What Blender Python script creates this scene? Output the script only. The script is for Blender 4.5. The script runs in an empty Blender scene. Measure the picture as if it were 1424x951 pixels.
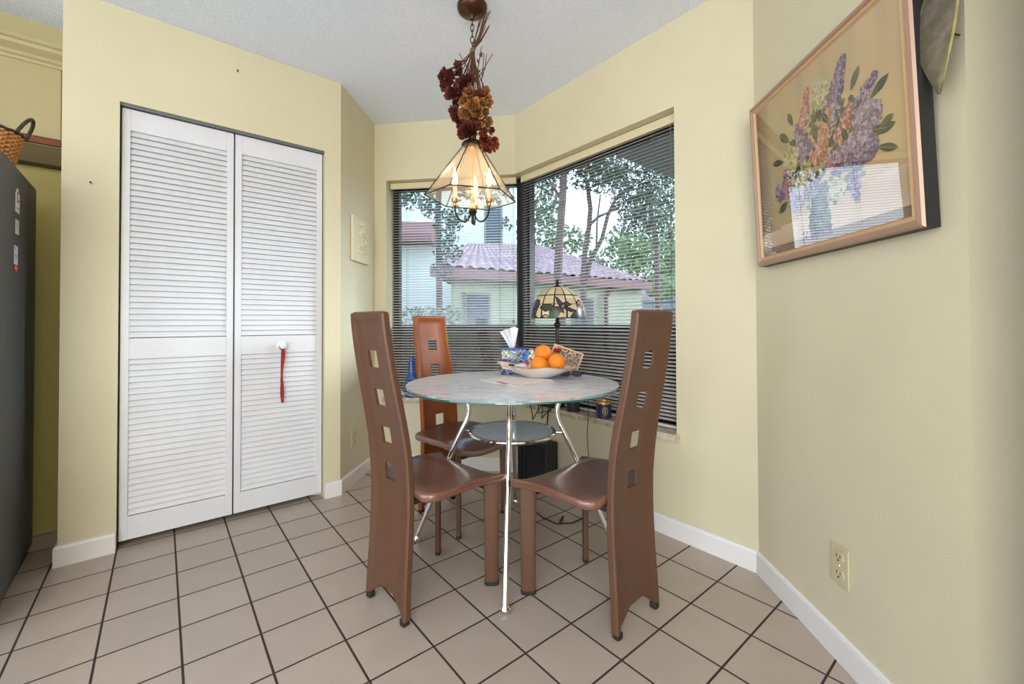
import bpy, math, random
from mathutils import Vector, Matrix
R = math.radians
sc = bpy.context.scene
col = sc.collection
rnd = random.Random(7)

# ------------------------------------------------------------------ helpers
class MB:
    """collects geometry in world (or local) coordinates, with an optional colour per face"""
    def __init__(s): s.v = []; s.f = []; s.c = []
    def add(s, vs, fs, c=None):
        n = len(s.v); s.v += [tuple(p) for p in vs]
        for i, f in enumerate(fs):
            s.f.append(tuple(k + n for k in f)); s.c.append(c[i] if isinstance(c, list) else c)
    def box(s, c, sz, rot=None, col=None):
        hx, hy, hz = sz[0] / 2, sz[1] / 2, sz[2] / 2
        vs = [Vector((x * hx, y * hy, z * hz)) for x in (-1, 1) for y in (-1, 1) for z in (-1, 1)]
        if rot is not None: vs = [rot @ v for v in vs]
        vs = [v + Vector(c) for v in vs]
        s.add(vs, [(0, 1, 3, 2), (4, 6, 7, 5), (0, 4, 5, 1), (2, 3, 7, 6), (0, 2, 6, 4), (1, 5, 7, 3)], col)
    def prism(s, poly, z0, z1, col=None):
        n = len(poly)
        a = sum(poly[i][0] * poly[(i + 1) % n][1] - poly[(i + 1) % n][0] * poly[i][1] for i in range(n))
        if a < 0: poly = poly[::-1]
        vs = [(p[0], p[1], z0) for p in poly] + [(p[0], p[1], z1) for p in poly]
        fs = [tuple(range(n))[::-1], tuple(range(n, 2 * n))] + [(i, (i + 1) % n, (i + 1) % n + n, i + n) for i in range(n)]
        s.add(vs, fs, col)
    def tube(s, pts, r, n=10, cap=True, col=None, flat=1.0):
        pts = [Vector(p) for p in pts]
        rs = r if isinstance(r, (list, tuple)) else [r] * len(pts)
        vs = []; prev = None
        for i, p in enumerate(pts):
            t = (pts[min(i + 1, len(pts) - 1)] - pts[max(i - 1, 0)]).normalized()
            if prev is None:
                a = Vector((0, 0, 1)) if abs(t.z) < .9 else Vector((1, 0, 0))
                u = t.cross(a).normalized()
            else:
                u = (prev - t * prev.dot(t)).normalized()
            prev = u; w = t.cross(u)
            for k in range(n):
                an = 2 * math.pi * k / n
                vs.append(p + (u * math.cos(an) + w * math.sin(an) * flat) * rs[i])
        fs = []
        for i in range(len(pts) - 1):
            for k in range(n):
                fs.append((i * n + k, i * n + (k + 1) % n, (i + 1) * n + (k + 1) % n, (i + 1) * n + k))
        if cap:
            fs.append(tuple(range(n))[::-1]); fs.append(tuple(range((len(pts) - 1) * n, len(pts) * n)))
        s.add(vs, fs, col)
    def lathe(s, prof, c=(0, 0, 0), n=24, rot=None, col=None, sx=1, sy=1, colfn=None):
        vs = []; c = Vector(c)
        for (r, z) in prof:
            for k in range(n):
                a = 2 * math.pi * k / n
                v = Vector((r * math.cos(a) * sx, r * math.sin(a) * sy, z))
                if rot is not None: v = rot @ v
                vs.append(v + c)
        fs = []; cs = []
        for i in range(len(prof) - 1):
            for k in range(n):
                fs.append((i * n + k, i * n + (k + 1) % n, (i + 1) * n + (k + 1) % n, (i + 1) * n + k))
                cs.append(colfn(i, k) if colfn else col)
        if prof[0][0] > 1e-5: fs.append(tuple(range(n))[::-1]); cs.append(colfn(0, 0) if colfn else col)
        if prof[-1][0] > 1e-5: fs.append(tuple(range((len(prof) - 1) * n, len(prof) * n))); cs.append(colfn(len(prof) - 2, 0) if colfn else col)
        s.add(vs, fs, cs)
    def ball(s, c, r, n=16, m=10, col=None, sc3=(1, 1, 1), rot=None):
        c = Vector(c); vs = []; fs = []
        for i in range(m + 1):
            th = math.pi * i / m
            for k in range(n):
                a = 2 * math.pi * k / n
                v = Vector((r * math.sin(th) * math.cos(a) * sc3[0], r * math.sin(th) * math.sin(a) * sc3[1], r * math.cos(th) * sc3[2]))
                if rot is not None: v = rot @ v
                vs.append(v + c)
        for i in range(m):
            for k in range(n):
                fs.append((i * n + k, (i + 1) * n + k, (i + 1) * n + (k + 1) % n, i * n + (k + 1) % n))
        s.add(vs, fs, col)
    def grid(s, fn, nu, nv, colfn=None, col=None, flip=False):
        vs = [fn(i / nu, j / nv) for i in range(nu + 1) for j in range(nv + 1)]
        fs = []; cs = []
        for i in range(nu):
            for j in range(nv):
                a = i * (nv + 1) + j
                f = (a, a + nv + 1, a + nv + 2, a + 1)
                fs.append(f[::-1] if flip else f); cs.append(colfn((i + .5) / nu, (j + .5) / nv) if colfn else col)
        s.add(vs, fs, cs)
    def build(s, name, mat, parent=None, smooth=False, bevel=0, merge=False, seg=2):
        me = bpy.data.meshes.new(name)
        off = Vector(parent['_o']) if (parent is not None and '_o' in parent) else Vector((0, 0, 0))
        me.from_pydata([tuple(Vector(p) - off) for p in s.v], [], s.f)
        if any(c is not None for c in s.c):
            ca = me.color_attributes.new('Col', 'FLOAT_COLOR', 'CORNER')
            li = 0
            for pi, p in enumerate(me.polygons):
                c = s.c[pi] or (1, 1, 1)
                for _ in range(p.loop_total):
                    ca.data[li].color = (c[0], c[1], c[2], 1); li += 1
        if merge:
            import bmesh
            bm = bmesh.new(); bm.from_mesh(me); bmesh.ops.remove_doubles(bm, verts=bm.verts, dist=1e-5); bm.to_mesh(me); bm.free()
        if smooth:
            for p in me.polygons: p.use_smooth = True
            try: me.set_sharp_from_angle(angle=R(38))
            except Exception: pass
        me.materials.append(mat)
        me.update()
        o = bpy.data.objects.new(name, me); col.objects.link(o)
        if parent is not None:
            o.parent = parent
            if '_o' in parent: o['_o'] = tuple(off)
        if bevel:
            b = o.modifiers.new('bevel', 'BEVEL'); b.width = bevel; b.segments = seg; b.limit_method = 'ANGLE'; b.angle_limit = R(40)
            b.harden_normals = False
        return o

def tag(o, label, cat, group=None, kind=None):
    if label: o['label'] = label
    if cat: o['category'] = cat
    if group: o['group'] = group
    if kind: o['kind'] = kind
    return o
def thing(name, loc, label, cat, group=None, local=False):
    """an Empty at the thing's base; parts added under it are given in world coordinates unless local"""
    o = bpy.data.objects.new(name, None); col.objects.link(o); o.empty_display_size = .05
    o.location = loc
    if not local: o['_o'] = tuple(loc)
    return tag(o, label, cat, group)
def struct(o): o['kind'] = 'structure'; return o
def sempty(name, loc):
    o = bpy.data.objects.new(name, None); col.objects.link(o); o.location = loc; o['_o'] = tuple(loc); o['kind'] = 'structure'
    return o
def children(o): return [c for c in bpy.data.objects if c.parent == o]
def copy_tree(o, parent=None):
    c = o.copy(); col.objects.link(c)
    if parent is not None: c.parent = parent
    for ch in children(o): copy_tree(ch, c)
    return c

# ------------------------------------------------------------------ materials
def lin(r, g, b):
    f = lambda c: (c / 255 / 12.92) if c / 255 <= .04045 else ((c / 255 + .055) / 1.055) ** 2.4
    return (f(r), f(g), f(b))
def M(name, c, rough=.5, metal=0, spec=.5, noise=0, nscale=20, bump=0, bscale=200, coat=0, trans=0, emit=None, estr=0, attr=False, c2=None, ior=1.45, detail=4, sheen=0):
    m = bpy.data.materials.new(name); m.use_nodes = True
    nt = m.node_tree; b = nt.nodes['Principled BSDF']
    b.inputs['Base Color'].default_value = (*c, 1)
    b.inputs['Roughness'].default_value = rough; b.inputs['Metallic'].default_value = metal
    b.inputs['Specular IOR Level'].default_value = spec; b.inputs['IOR'].default_value = ior
    b.inputs['Coat Weight'].default_value = coat; b.inputs['Coat Roughness'].default_value = .05
    b.inputs['Transmission Weight'].default_value = trans
    b.inputs['Sheen Weight'].default_value = sheen
    if emit: b.inputs['Emission Color'].default_value = (*emit, 1); b.inputs['Emission Strength'].default_value = estr
    tc = nt.nodes.new('ShaderNodeTexCoord')
    src = None
    if attr:
        a = nt.nodes.new('ShaderNodeAttribute'); a.attribute_name = 'Col'; src = a.outputs['Color']
        nt.links.new(src, b.inputs['Base Color'])
    if noise or c2:
        n = nt.nodes.new('ShaderNodeTexNoise'); n.inputs['Scale'].default_value = nscale; n.inputs['Detail'].default_value = detail
        nt.links.new(tc.outputs['Object'], n.inputs['Vector'])
        if c2:
            mx = nt.nodes.new('ShaderNodeMix'); mx.data_type = 'RGBA'
            mr = nt.nodes.new('ShaderNodeMapRange'); mr.inputs['From Min'].default_value = .38; mr.inputs['From Max'].default_value = .62
            nt.links.new(n.outputs['Fac'], mr.inputs['Value']); nt.links.new(mr.outputs['Result'], mx.inputs['Factor'])
            mx.inputs['A'].default_value = (*c, 1); mx.inputs['B'].default_value = (*c2, 1)
            nt.links.new(mx.outputs['Result'], b.inputs['Base Color'])
        else:
            hs = nt.nodes.new('ShaderNodeHueSaturation')
            mr = nt.nodes.new('ShaderNodeMapRange'); mr.inputs['From Min'].default_value = .3; mr.inputs['From Max'].default_value = .7
            mr.inputs['To Min'].default_value = 1 - noise; mr.inputs['To Max'].default_value = 1 + noise
            nt.links.new(n.outputs['Fac'], mr.inputs['Value']); nt.links.new(mr.outputs['Result'], hs.inputs['Value'])
            hs.inputs['Color'].default_value = (*c, 1)
            if src is not None: nt.links.new(src, hs.inputs['Color'])
            nt.links.new(hs.outputs['Color'], b.inputs['Base Color'])
    if bump:
        n2 = nt.nodes.new('ShaderNodeTexNoise'); n2.inputs['Scale'].default_value = bscale; n2.inputs['Detail'].default_value = 3
        nt.links.new(tc.outputs['Object'], n2.inputs['Vector'])
        bp = nt.nodes.new('ShaderNodeBump'); bp.inputs['Strength'].default_value = bump; bp.inputs['Distance'].default_value = .004
        nt.links.new(n2.outputs['Fac'], bp.inputs['Height']); nt.links.new(bp.outputs['Normal'], b.inputs['Normal'])
    return m
def clear_glass(name, tint=(.95, .98, .97), refl=1.0, rough=0.0, haze=0, hazecol=(1, 1, 1), ior=1.5):
    """thin pane: transparent with a fresnel reflection"""
    m = bpy.data.materials.new(name); m.use_nodes = True; nt = m.node_tree; nt.nodes.clear()
    out = nt.nodes.new('ShaderNodeOutputMaterial'); tr = nt.nodes.new('ShaderNodeBsdfTransparent'); tr.inputs[0].default_value = (*tint, 1)
    gl = nt.nodes.new('ShaderNodeBsdfGlossy'); gl.inputs['Roughness'].default_value = rough
    gl.inputs['Color'].default_value = (refl, refl, refl, 1)
    fr = nt.nodes.new('ShaderNodeFresnel')
    ge = nt.nodes.new('ShaderNodeNewGeometry'); mi = nt.nodes.new('ShaderNodeMapRange')      # same reflection from either side of the thin pane
    mi.inputs['To Min'].default_value = ior; mi.inputs['To Max'].default_value = 1 / ior
    nt.links.new(ge.outputs['Backfacing'], mi.inputs['Value']); nt.links.new(mi.outputs['Result'], fr.inputs['IOR'])
    mx = nt.nodes.new('ShaderNodeMixShader')
    nt.links.new(fr.outputs[0], mx.inputs[0]); nt.links.new(gl.outputs[0], mx.inputs[2])
    if haze:
        d = nt.nodes.new('ShaderNodeBsdfDiffuse'); d.inputs[0].default_value = (*hazecol, 1)
        t2 = nt.nodes.new('ShaderNodeBsdfTranslucent'); t2.inputs[0].default_value = (*hazecol, 1)
        md = nt.nodes.new('ShaderNodeMixShader'); md.inputs[0].default_value = .5
        nt.links.new(d.outputs[0], md.inputs[1]); nt.links.new(t2.outputs[0], md.inputs[2])
        m2 = nt.nodes.new('ShaderNodeMixShader'); m2.inputs[0].default_value = haze
        nt.links.new(tr.outputs[0], m2.inputs[1]); nt.links.new(md.outputs[0], m2.inputs[2]); nt.links.new(m2.outputs[0], mx.inputs[1])
    else: nt.links.new(tr.outputs[0], mx.inputs[1])
    nt.links.new(mx.outputs[0], out.inputs[0])
    return m

WALLC = lin(206, 198, 168)
m_wall = M('wall_paint', WALLC, rough=.45, spec=.35, noise=.025, nscale=3, bump=.12, bscale=260)
m_ceil = M('popcorn_ceiling', lin(230, 239, 254), rough=.95, spec=.1, noise=.07, nscale=160, bump=1.0, bscale=150)
m_base = M('baseboard_paint', lin(222, 219, 215), rough=.35)
m_door = M('closet_door_paint', lin(212, 213, 217), rough=.4, noise=.02, nscale=8)
m_track = M('track_metal', lin(120, 122, 126), rough=.35, metal=.5)
m_black = M('black_metal', lin(22, 22, 24), rough=.4)
m_frameblk = M('window_frame_black', lin(18, 19, 21), rough=.45)
m_marble = M('sill_marble', lin(205, 196, 172), rough=.3, c2=lin(160, 148, 122), nscale=22, detail=8)
m_rail = M('blind_rail', lin(208, 198, 165), rough=.35)
m_slat = M('blind_slat', lin(204, 196, 190), rough=.25, spec=.7)
m_cord = M('blind_cord', lin(120, 110, 98), rough=.8)
m_chrome = M('chrome', (.82, .80, .78), rough=.06, metal=1)
m_leather = M('brown_leather', lin(91, 61, 43), rough=.42, spec=.5, noise=.05, nscale=30, bump=.15, bscale=500)
m_seat = M('brown_seat_leather', lin(112, 72, 57), rough=.30, spec=.6, noise=.06, nscale=25, bump=.12, bscale=420, coat=1.0)
m_seat.node_tree.nodes['Principled BSDF'].inputs['Coat Roughness'].default_value = .2; m_seat.node_tree.nodes['Principled BSDF'].inputs['Coat IOR'].default_value = 1.75
m_orangeleather = M('tan_leather', lin(138, 74, 32), rough=.42, spec=.3, noise=.06, nscale=20, bump=.15, bscale=500)
m_rubber = M('dark_rubber', lin(38, 34, 32), rough=.6)
m_pane = clear_glass('window_glass', (.93, .97, 1.0), refl=.8)
m_paneLow = clear_glass('screened_window_glass', (.22, .235, .25), refl=.6)

# floor: square beige tiles set in dark brown grout, rows parallel to the closet wall
def floor_material():
    m = bpy.data.materials.new('floor_tile'); m.use_nodes = True; nt = m.node_tree; N = nt.nodes; L = nt.links
    b = N['Principled BSDF']
    tc = N.new('ShaderNodeTexCoord'); sep = N.new('ShaderNodeSeparateXYZ')
    mp = N.new('ShaderNodeMapping'); mp.vector_type = 'POINT'
    a = R(39.335); o = (-1.9351, 1.8045); s = .2032
    # rotate by -a about the grid origin, then scale to tile units
    ca, sa = math.cos(-a), math.sin(-a)
    mp.inputs['Rotation'].default_value = (0, 0, -a); mp.inputs['Scale'].default_value = (1, 1, 1)
    mp.inputs['Location'].default_value = (-(ca * o[0] - sa * o[1]), -(sa * o[0] + ca * o[1]), 0)
    L.new(tc.outputs['Object'], mp.inputs['Vector']); L.new(mp.outputs[0], sep.inputs[0])
    def math_(op, x, y=None):
        n = N.new('ShaderNodeMath'); n.operation = op
        if isinstance(x, (int, float)): n.inputs[0].default_value = x
        else: L.new(x, n.inputs[0])
        if y is not None:
            if isinstance(y, (int, float)): n.inputs[1].default_value = y
            else: L.new(y, n.inputs[1])
        return n.outputs[0]
    u = math_('DIVIDE', sep.outputs[0], s); v = math_('DIVIDE', sep.outputs[1], s)
    def edge(t):
        f = math_('FRACT', t); g = math_('SUBTRACT', 1.0, f); return math_('MINIMUM', f, g)
    e = math_('MINIMUM', edge(u), edge(v))
    mr = N.new('ShaderNodeMapRange'); mr.inputs['From Min'].default_value = .0125; mr.inputs['From Max'].default_value = .019; mr.clamp = True
    L.new(e, mr.inputs['Value'])
    wn = N.new('ShaderNodeTexWhiteNoise'); wn.noise_dimensions = '2D'
    cb = N.new('ShaderNodeCombineXYZ'); L.new(math_('FLOOR', u), cb.inputs[0]); L.new(math_('FLOOR', v), cb.inputs[1]); L.new(cb.outputs[0], wn.inputs['Vector'])
    nz = N.new('ShaderNodeTexNoise'); nz.inputs['Scale'].default_value = 9; nz.inputs['Detail'].default_value = 6; L.new(tc.outputs['Object'], nz.inputs['Vector'])
    val = math_('ADD', math_('MULTIPLY', wn.outputs[0], .07), math_('ADD', math_('MULTIPLY', nz.outputs[0], .16), .89))
    hs = N.new('ShaderNodeHueSaturation'); hs.inputs['Color'].default_value = (*lin(176, 162, 149), 1); L.new(val, hs.inputs['Value'])
    mx = N.new('ShaderNodeMix'); mx.data_type = 'RGBA'; mx.inputs['A'].default_value = (*lin(54, 40, 34), 1)
    L.new(mr.outputs[0], mx.inputs['Factor']); L.new(hs.outputs[0], mx.inputs['B']); L.new(mx.outputs['Result'], b.inputs['Base Color'])
    rr = N.new('ShaderNodeMapRange'); rr.inputs['To Min'].default_value = .85; rr.inputs['To Max'].default_value = .3
    L.new(mr.outputs[0], rr.inputs['Value']); L.new(rr.outputs[0], b.inputs['Roughness'])
    bp = N.new('ShaderNodeBump'); bp.inputs['Strength'].default_value = .6; bp.inputs['Distance'].default_value = .002
    L.new(mr.outputs[0], bp.inputs['Height']); L.new(bp.outputs[0], b.inputs['Normal'])
    return m
m_floor = floor_material()

# ------------------------------------------------------------------ plan of the room
V2 = lambda x, y: Vector((x, y))
P0 = V2(-1.900, 1.796)            # left end of the closet wall
DC = V2(.7665, .6422)             # along the closet wall
NC = V2(-.6422, .7665)            # behind the closet wall
A = V2(-1.018, 2.537); B = V2(-.985, 3.06); C = V2(.025, 2.920); RC = V2(.992, 1.736); RE = V2(.964, .900)
def cw(t, q=0): return P0 + DC * t + NC * q           # closet wall coordinates
T0 = .180; T1 = .180 + .882                            # closet opening along the wall (t)
TA = (A - P0).dot(DC)
H = 2.44
def nout(a, b):                                        # outward normal (left of a->b)
    d = (b - a).normalized(); return V2(-d.y, d.x)
n1 = nout(B, C); n2 = nout(C, RC); nS = nout(A, B)
def isect(p, d, q, e):
    den = d.x * e.y - d.y * e.x; t = ((q.x - p.x) * e.y - (q.y - p.y) * e.x) / den; return p + d * t
dW1 = (C - B).normalized(); dW2 = (RC - C).normalized()
def miter(t, u=None):
    u = t if u is None else u
    return isect(C + n1 * t, dW1, C + n2 * u, dW2)
TH = .19

floorpoly = [(-6, -4), (3.2, -4), (3.2, 1.1), (1.2, 1.1), (1.17, 1.78), (.12, 3.08), (-1.12, 3.25), (-1.7, 3.6), (-6, -.1)]
mb = MB(); mb.prism(floorpoly, -.08, 0); struct(mb.build('floor', m_floor))
mb = MB(); mb.prism(floorpoly, H, H + .1); struct(mb.build('ceiling', m_ceil))

# closet wall: pillar, header over the opening, short piece to the bay
mb = MB()
mb.prism([cw(0), cw(T0), cw(T0, .11), cw(0, .11)], 0, H)
mb.prism([cw(T0), cw(T1), cw(T1, .11), cw(T0, .11)], 2.014, H)
mb.prism([cw(T1), (A.x, A.y), cw(TA, .14), cw(T1, .11)], 0, H)
struct(mb.build('wall_left', m_wall))
mb = MB()   # closet interior shell: side returning to the alcove, back, far side
mb.prism([cw(0, .11), cw(.08, .11), cw(.08, .70), cw(0, .70)], 0, H)
mb.prism([cw(.08, .62), cw(1.45, .62), cw(1.45, .70), cw(.08, .70)], 0, H)
struct(mb.build('wall_closet', m_wall))
def off(a, b, n, t): return [a, b, b + n * t, a + n * t]
mb = MB(); mb.prism([A, B, B + nS * TH + n1 * TH, A + nS * TH + V2(-.03, -.02)], 0, H); struct(mb.build('wall_bay_left', m_wall))
# bay back wall (window 1) and bay right wall (window 2)
SILLZ = .455; HDR = 2.03
W1L = B + dW1 * .088                                   # left jamb of window 1
W2R = C + dW2 * ((V2(.767, 2.007) - C).dot(dW2))       # right jamb of window 2
mb = MB()
mb.prism([B, C, miter(TH), B + n1 * TH], 0, SILLZ)
mb.prism([B, C, miter(TH), B + n1 * TH], HDR, H)
mb.prism([B, W1L, W1L + n1 * TH, B + n1 * TH], SILLZ, HDR)
struct(mb.build('wall_bay_back', m_wall))
nR = nout(RC, RE)
rcout = isect(C + n2 * TH, dW2, RC + nR * TH, (RE - RC).normalized())
mb = MB()
mb.prism([C, RC, rcout, miter(TH)], 0, SILLZ)
mb.prism([C, RC, rcout, miter(TH)], HDR, H)
mb.prism([W2R, RC, rcout, W2R + n2 * TH], SILLZ, HDR)
struct(mb.build('wall_bay_right', m_wall))
mb = MB(); mb.prism([RC, RE, V2(RE.x + TH, RE.y + .001), rcout], 0, H); struct(mb.build('wall_right', m_wall))
mb = MB(); mb.prism([(RE.x + .001, RE.y), (3.2, RE.y + .02), (3.2, RE.y + .2), (RE.x + .1, RE.y + .2)], 0, H); struct(mb.build('wall_return', m_wall, bevel=0))
# alcove behind the refrigerator
QF = .384
mb = MB()
mb.prism([cw(0, .47), cw(-2.6, .47), cw(-2.6, .56), cw(0, .56)], 0, H)
struct(mb.build('wall_alcove', M('olive_paint', lin(205, 188, 112), rough=.5)))
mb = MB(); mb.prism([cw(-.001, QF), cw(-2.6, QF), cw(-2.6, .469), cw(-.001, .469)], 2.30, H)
struct(mb.build('wall_soffit', M('soffit_shaded', lin(176, 164, 120), rough=.6)))  # colour darkened to stand for the weaker light in the alcove

mb = MB(); mb.prism([(-.6, -3.2), (3.2, -3.2), (3.2, -3.0), (-.6, -3.0)], 0, H); struct(mb.build('wall_rear_blocker', m_wall))  # unseen wall added to block sky light coming from behind
mb = MB(); mb.prism([(3.0, -3.0), (3.2, -3.0), (3.2, .92), (3.0, .92)], 0, H); struct(mb.build('wall_side', m_wall))
mb = MB(); mb.prism([(.85, -3.0), (.97, -3.0), (.97, .47), (.85, .47)], 0, H); struct(mb.build('wall_partition_blocker', m_wall))  # unseen wall added to keep the return wall in shade
# baseboards with a rounded top edge, following the walls
def baseboard(name, pts, h=.087, t=.013, endcap=()):
    """pts = wall face polyline; boards sit on the room side (right of travel)"""
    pts = [Vector((p[0], p[1])) for p in pts]; n = len(pts)
    offs = []
    for i in range(n):
        ds = []
        if i > 0: ds.append((pts[i] - pts[i - 1]).normalized())
        if i < n - 1: ds.append((pts[i + 1] - pts[i]).normalized())
        ns = [Vector((d.y, -d.x)) for d in ds]
        if len(ns) == 1: offs.append(ns[0])
        else:
            s_ = (ns[0] + ns[1]).normalized(); offs.append(s_ / max(.3, s_.dot(ns[0])))
    prof = [(0.0005, 0), (t, 0), (t, h - .012), (t * .8, h - .004), (t * .45, h), (0.0005, h)]
    vs = []; fs = []; k = len(prof)
    for i in range(n):
        for (a, z) in prof: q = pts[i] + offs[i] * a; vs.append((q.x, q.y, z))
    for i in range(n - 1):
        for j in range(k): fs.append((i * k + j, (i + 1) * k + j, (i + 1) * k + (j + 1) % k, i * k + (j + 1) % k))
    fs.append(tuple(range(k))); fs.append(tuple(range((n - 1) * k, n * k))[::-1])
    m = MB(); m.add(vs, fs); return struct(m.build(name, m_base))
baseboard('baseboard_left', [cw(0, .10), cw(0, 0), cw(T0 - .002, 0)])
baseboard('baseboard_bay', [cw(T1 + .004, 0), A, B, C, RC, RE, (3.1, RE.y + .018)])

# ------------------------------------------------------------------ closet bifold door
door = sempty('door_1', (*cw(T0, 0), 0))
tz0, tz1 = .028, 2.000
RD = .030   # recess of the leaves
def leaf(t0, t1):
    w = t1 - t0
    def bx(m, ta, tb, z0, z1, q0, q1): m.prism([cw(ta, q0), cw(tb, q0), cw(tb, q1), cw(ta, q1)], z0, z1)
    q0, q1 = RD, RD + .028
    st = .030
    m = MB()
    bx(m, t0, t0 + st, tz0, tz1, q0, q1); bx(m, t1 - st, t1, tz0, tz1, q0, q1)
    bx(m, t0 + st, t1 - st, 1.902, tz1, q0, q1); bx(m, t0 + st, t1 - st, .848, .944, q0, q1); bx(m, t0 + st, t1 - st, tz0, .133, q0, q1)
    fr = m.build('door_leaf', m_door, door, bevel=.0015, seg=1)
    for (za, zb) in ((.944, 1.902), (.133, .848)):
        m = MB(); n = round((zb - za) / .0272); p = (zb - za) / n
        for i in range(n):
            z = za + p * i
            # slat: lower edge at the front, upper edge at the back
            ta, tb = t0 + st, t1 - st
            pr = [(q0 + .002, z + .0042), (q0 + .009, z + .0022), (q0 + .022, z + p * 1.02), (q0 + .014, z + p * 1.06)]
            vs = []
            for t in (ta, tb):
                for (q, zz) in pr:
                    c = cw(t, q); vs.append((c.x, c.y, min(max(zz, za + .0005), zb - .0005)))
            m.add(vs, [(0, 1, 2, 3), (7, 6, 5, 4), (0, 4, 5, 1), (1, 5, 6, 2), (2, 6, 7, 3), (3, 7, 4, 0)])
        # thin shadow-line bead round the louvre opening
        m.build('louvre_panel', m_door, fr)
    return fr
lf1 = leaf(T0 + .006, T0 + .438); lf2 = leaf(T0 + .4445, T1 - .006)
m = MB()
c1 = cw(T0 + .664, RD); ax = Vector((-NC.x, -NC.y, 0)); rot = ax.to_track_quat('Z', 'Y').to_matrix()
m.lathe([(.0, .0), (.024, .0), (.026, .003), (.021, .006), (.010, .010), (.008, .018), (.013, .022), (.0175, .028), (.018, .033), (.015, .039), (.008, .042), (0, .043)], (c1.x, c1.y, .888), 20, rot)
kb = m.build('door_knob', M('knob_white', lin(228, 228, 230), rough=.2), lf2, smooth=True)
m = MB(); m.prism([cw(T0, .012), cw(T1, .012), cw(T1, .075), cw(T0, .075)], 2.003, 2.0138)
m.build('door_track', m_track, door)
# ribbon hanging from the knob
rb = thing('ribbon', (*cw(T0 + .664, -.012), .87), 'dark red satin ribbon looped over the round white closet door knob', 'ribbon')
m_rib = M('red_satin', lin(158, 26, 28), rough=.35, noise=.2, nscale=40, sheen=.4)
for (dx, zb, ph) in ((-.006, .575, 0), (.005, .60, 1.2)):
    m = MB(); pts = []
    N_ = 26
    for i in range(N_ + 1):
        s = i / N_; z = .872 - (.872 - zb) * s
        tt = T0 + .664 + dx * math.sin(math.pi * min(1, s * 1.6)) + .004 * math.sin(7 * s + ph); hw = .0055 + .002 * math.sin(9 * s + ph)
        q = RD - .020 - .004 * math.sin(5 * s + ph)
        pts.append((tt, q, z, hw))
    vs = []; fs = []
    for (tt, q, z, hw) in pts:
        for (sg, dq) in ((-1, 0), (1, .003), (1, .0045), (-1, .0015)):
            c = cw(tt + sg * hw, q + dq - .002); vs.append((c.x, c.y, z))
    for i in range(N_):
        for k in range(4): fs.append((i * 4 + k, i * 4 + (k + 1) % 4, i * 4 + 4 + (k + 1) % 4, i * 4 + 4 + k))
    fs += [(0, 1, 2, 3), (N_ * 4 + 3, N_ * 4 + 2, N_ * 4 + 1, N_ * 4)]
    m.add(vs, fs); m.build('ribbon_tail', m_rib, rb, smooth=True)
m = MB(); c1 = cw(T0 + .664, RD - .014)
pts = []
for i in range(17):
    a = 2 * math.pi * i / 16; p = cw(T0 + .664 + .014 * math.cos(a), RD - .016); pts.append((p.x, p.y, .884 + .017 * math.sin(a)))
m.tube(pts, .003, 8, cap=False); m.build('ribbon_loop', m_rib, rb, smooth=True)

# ------------------------------------------------------------------ windows
def win(name, pa, pb, n, nose_a, nose_b):
    """pa, pb: opening ends on the wall face (left to right from inside)"""
    d = (pb - pa).normalized(); L = (pb - pa).length
    root = sempty(name, (*((pa + pb) / 2), SILLZ))
    def q(t, o): return pa + d * t + n * o
    qf0, qf1 = .125, .175
    la, lb = nose_a, L + nose_b            # frame extent at that depth
    m = MB()
    def bx(ta, tb, z0, z1, o0=qf0, o1=qf1): m.prism([q(ta, o0), q(tb, o0), q(tb, o1), q(ta, o1)], z0, z1)
    z0, z1 = .487, HDR
    fw = .045
    bx(la, la + fw, z0, z1); bx(lb - fw, lb, z0, z1)
    bx(la + fw, lb - fw, z1 - .04, z1); bx(la + fw, lb - fw, z0, z0 + .05)
    bx(la + fw, lb - fw, .955, .995, qf0 - .005, qf1)
    fr = m.build('window_frame', m_frameblk, root)
    m = MB(); bx(la + fw, lb - fw, .995, z1 - .04, .148, .152); m.build('window_pane', m_pane, root)
    m = MB(); bx(la + fw, lb - fw, z0 + .05, .955, .148, .152); m.build('window_pane', m_paneLow, root)
    return root, q, L, la, lb
mt = miter(.15)
w1, q1f, L1, la1, lb1 = win('window_1', W1L, C, n1, 0.0, (mt - C).dot(dW1) - .02)
w2, q2f, L2, la2, lb2 = win('window_2', C, W2R, n2, (mt - C).dot(dW2) + .02, 0.0)
# corner post where the two windows meet
m = MB(); cpo = miter(.10)
cc = miter(.135)
m.prism([cc + dW1 * -.045 + n1 * .045, cc - dW1 * .045 - n1 * .035, miter(.088), cc + dW2 * .045 - n2 * .035, cc + dW2 * .045 + n2 * .045, miter(.19)], SILLZ, HDR)
struct(m.build('trim_1', m_frameblk))
# marble sills
SZ = .487
m = MB(); m.prism([W1L - dW1 * .02 - n1 * .028, miter(-.028), C, miter(.18), W1L + n1 * .18, W1L, W1L - dW1 * .02], SILLZ, SZ)
m.build('window_sill', m_marble, w1, bevel=.004)
m = MB(); m.prism([miter(-.028), W2R + dW2 * .02 - n2 * .028, W2R + dW2 * .02, W2R, W2R + n2 * .18, miter(.18), C], SILLZ, SZ)
m.build('window_sill', m_marble, w2, bevel=.004)

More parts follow.
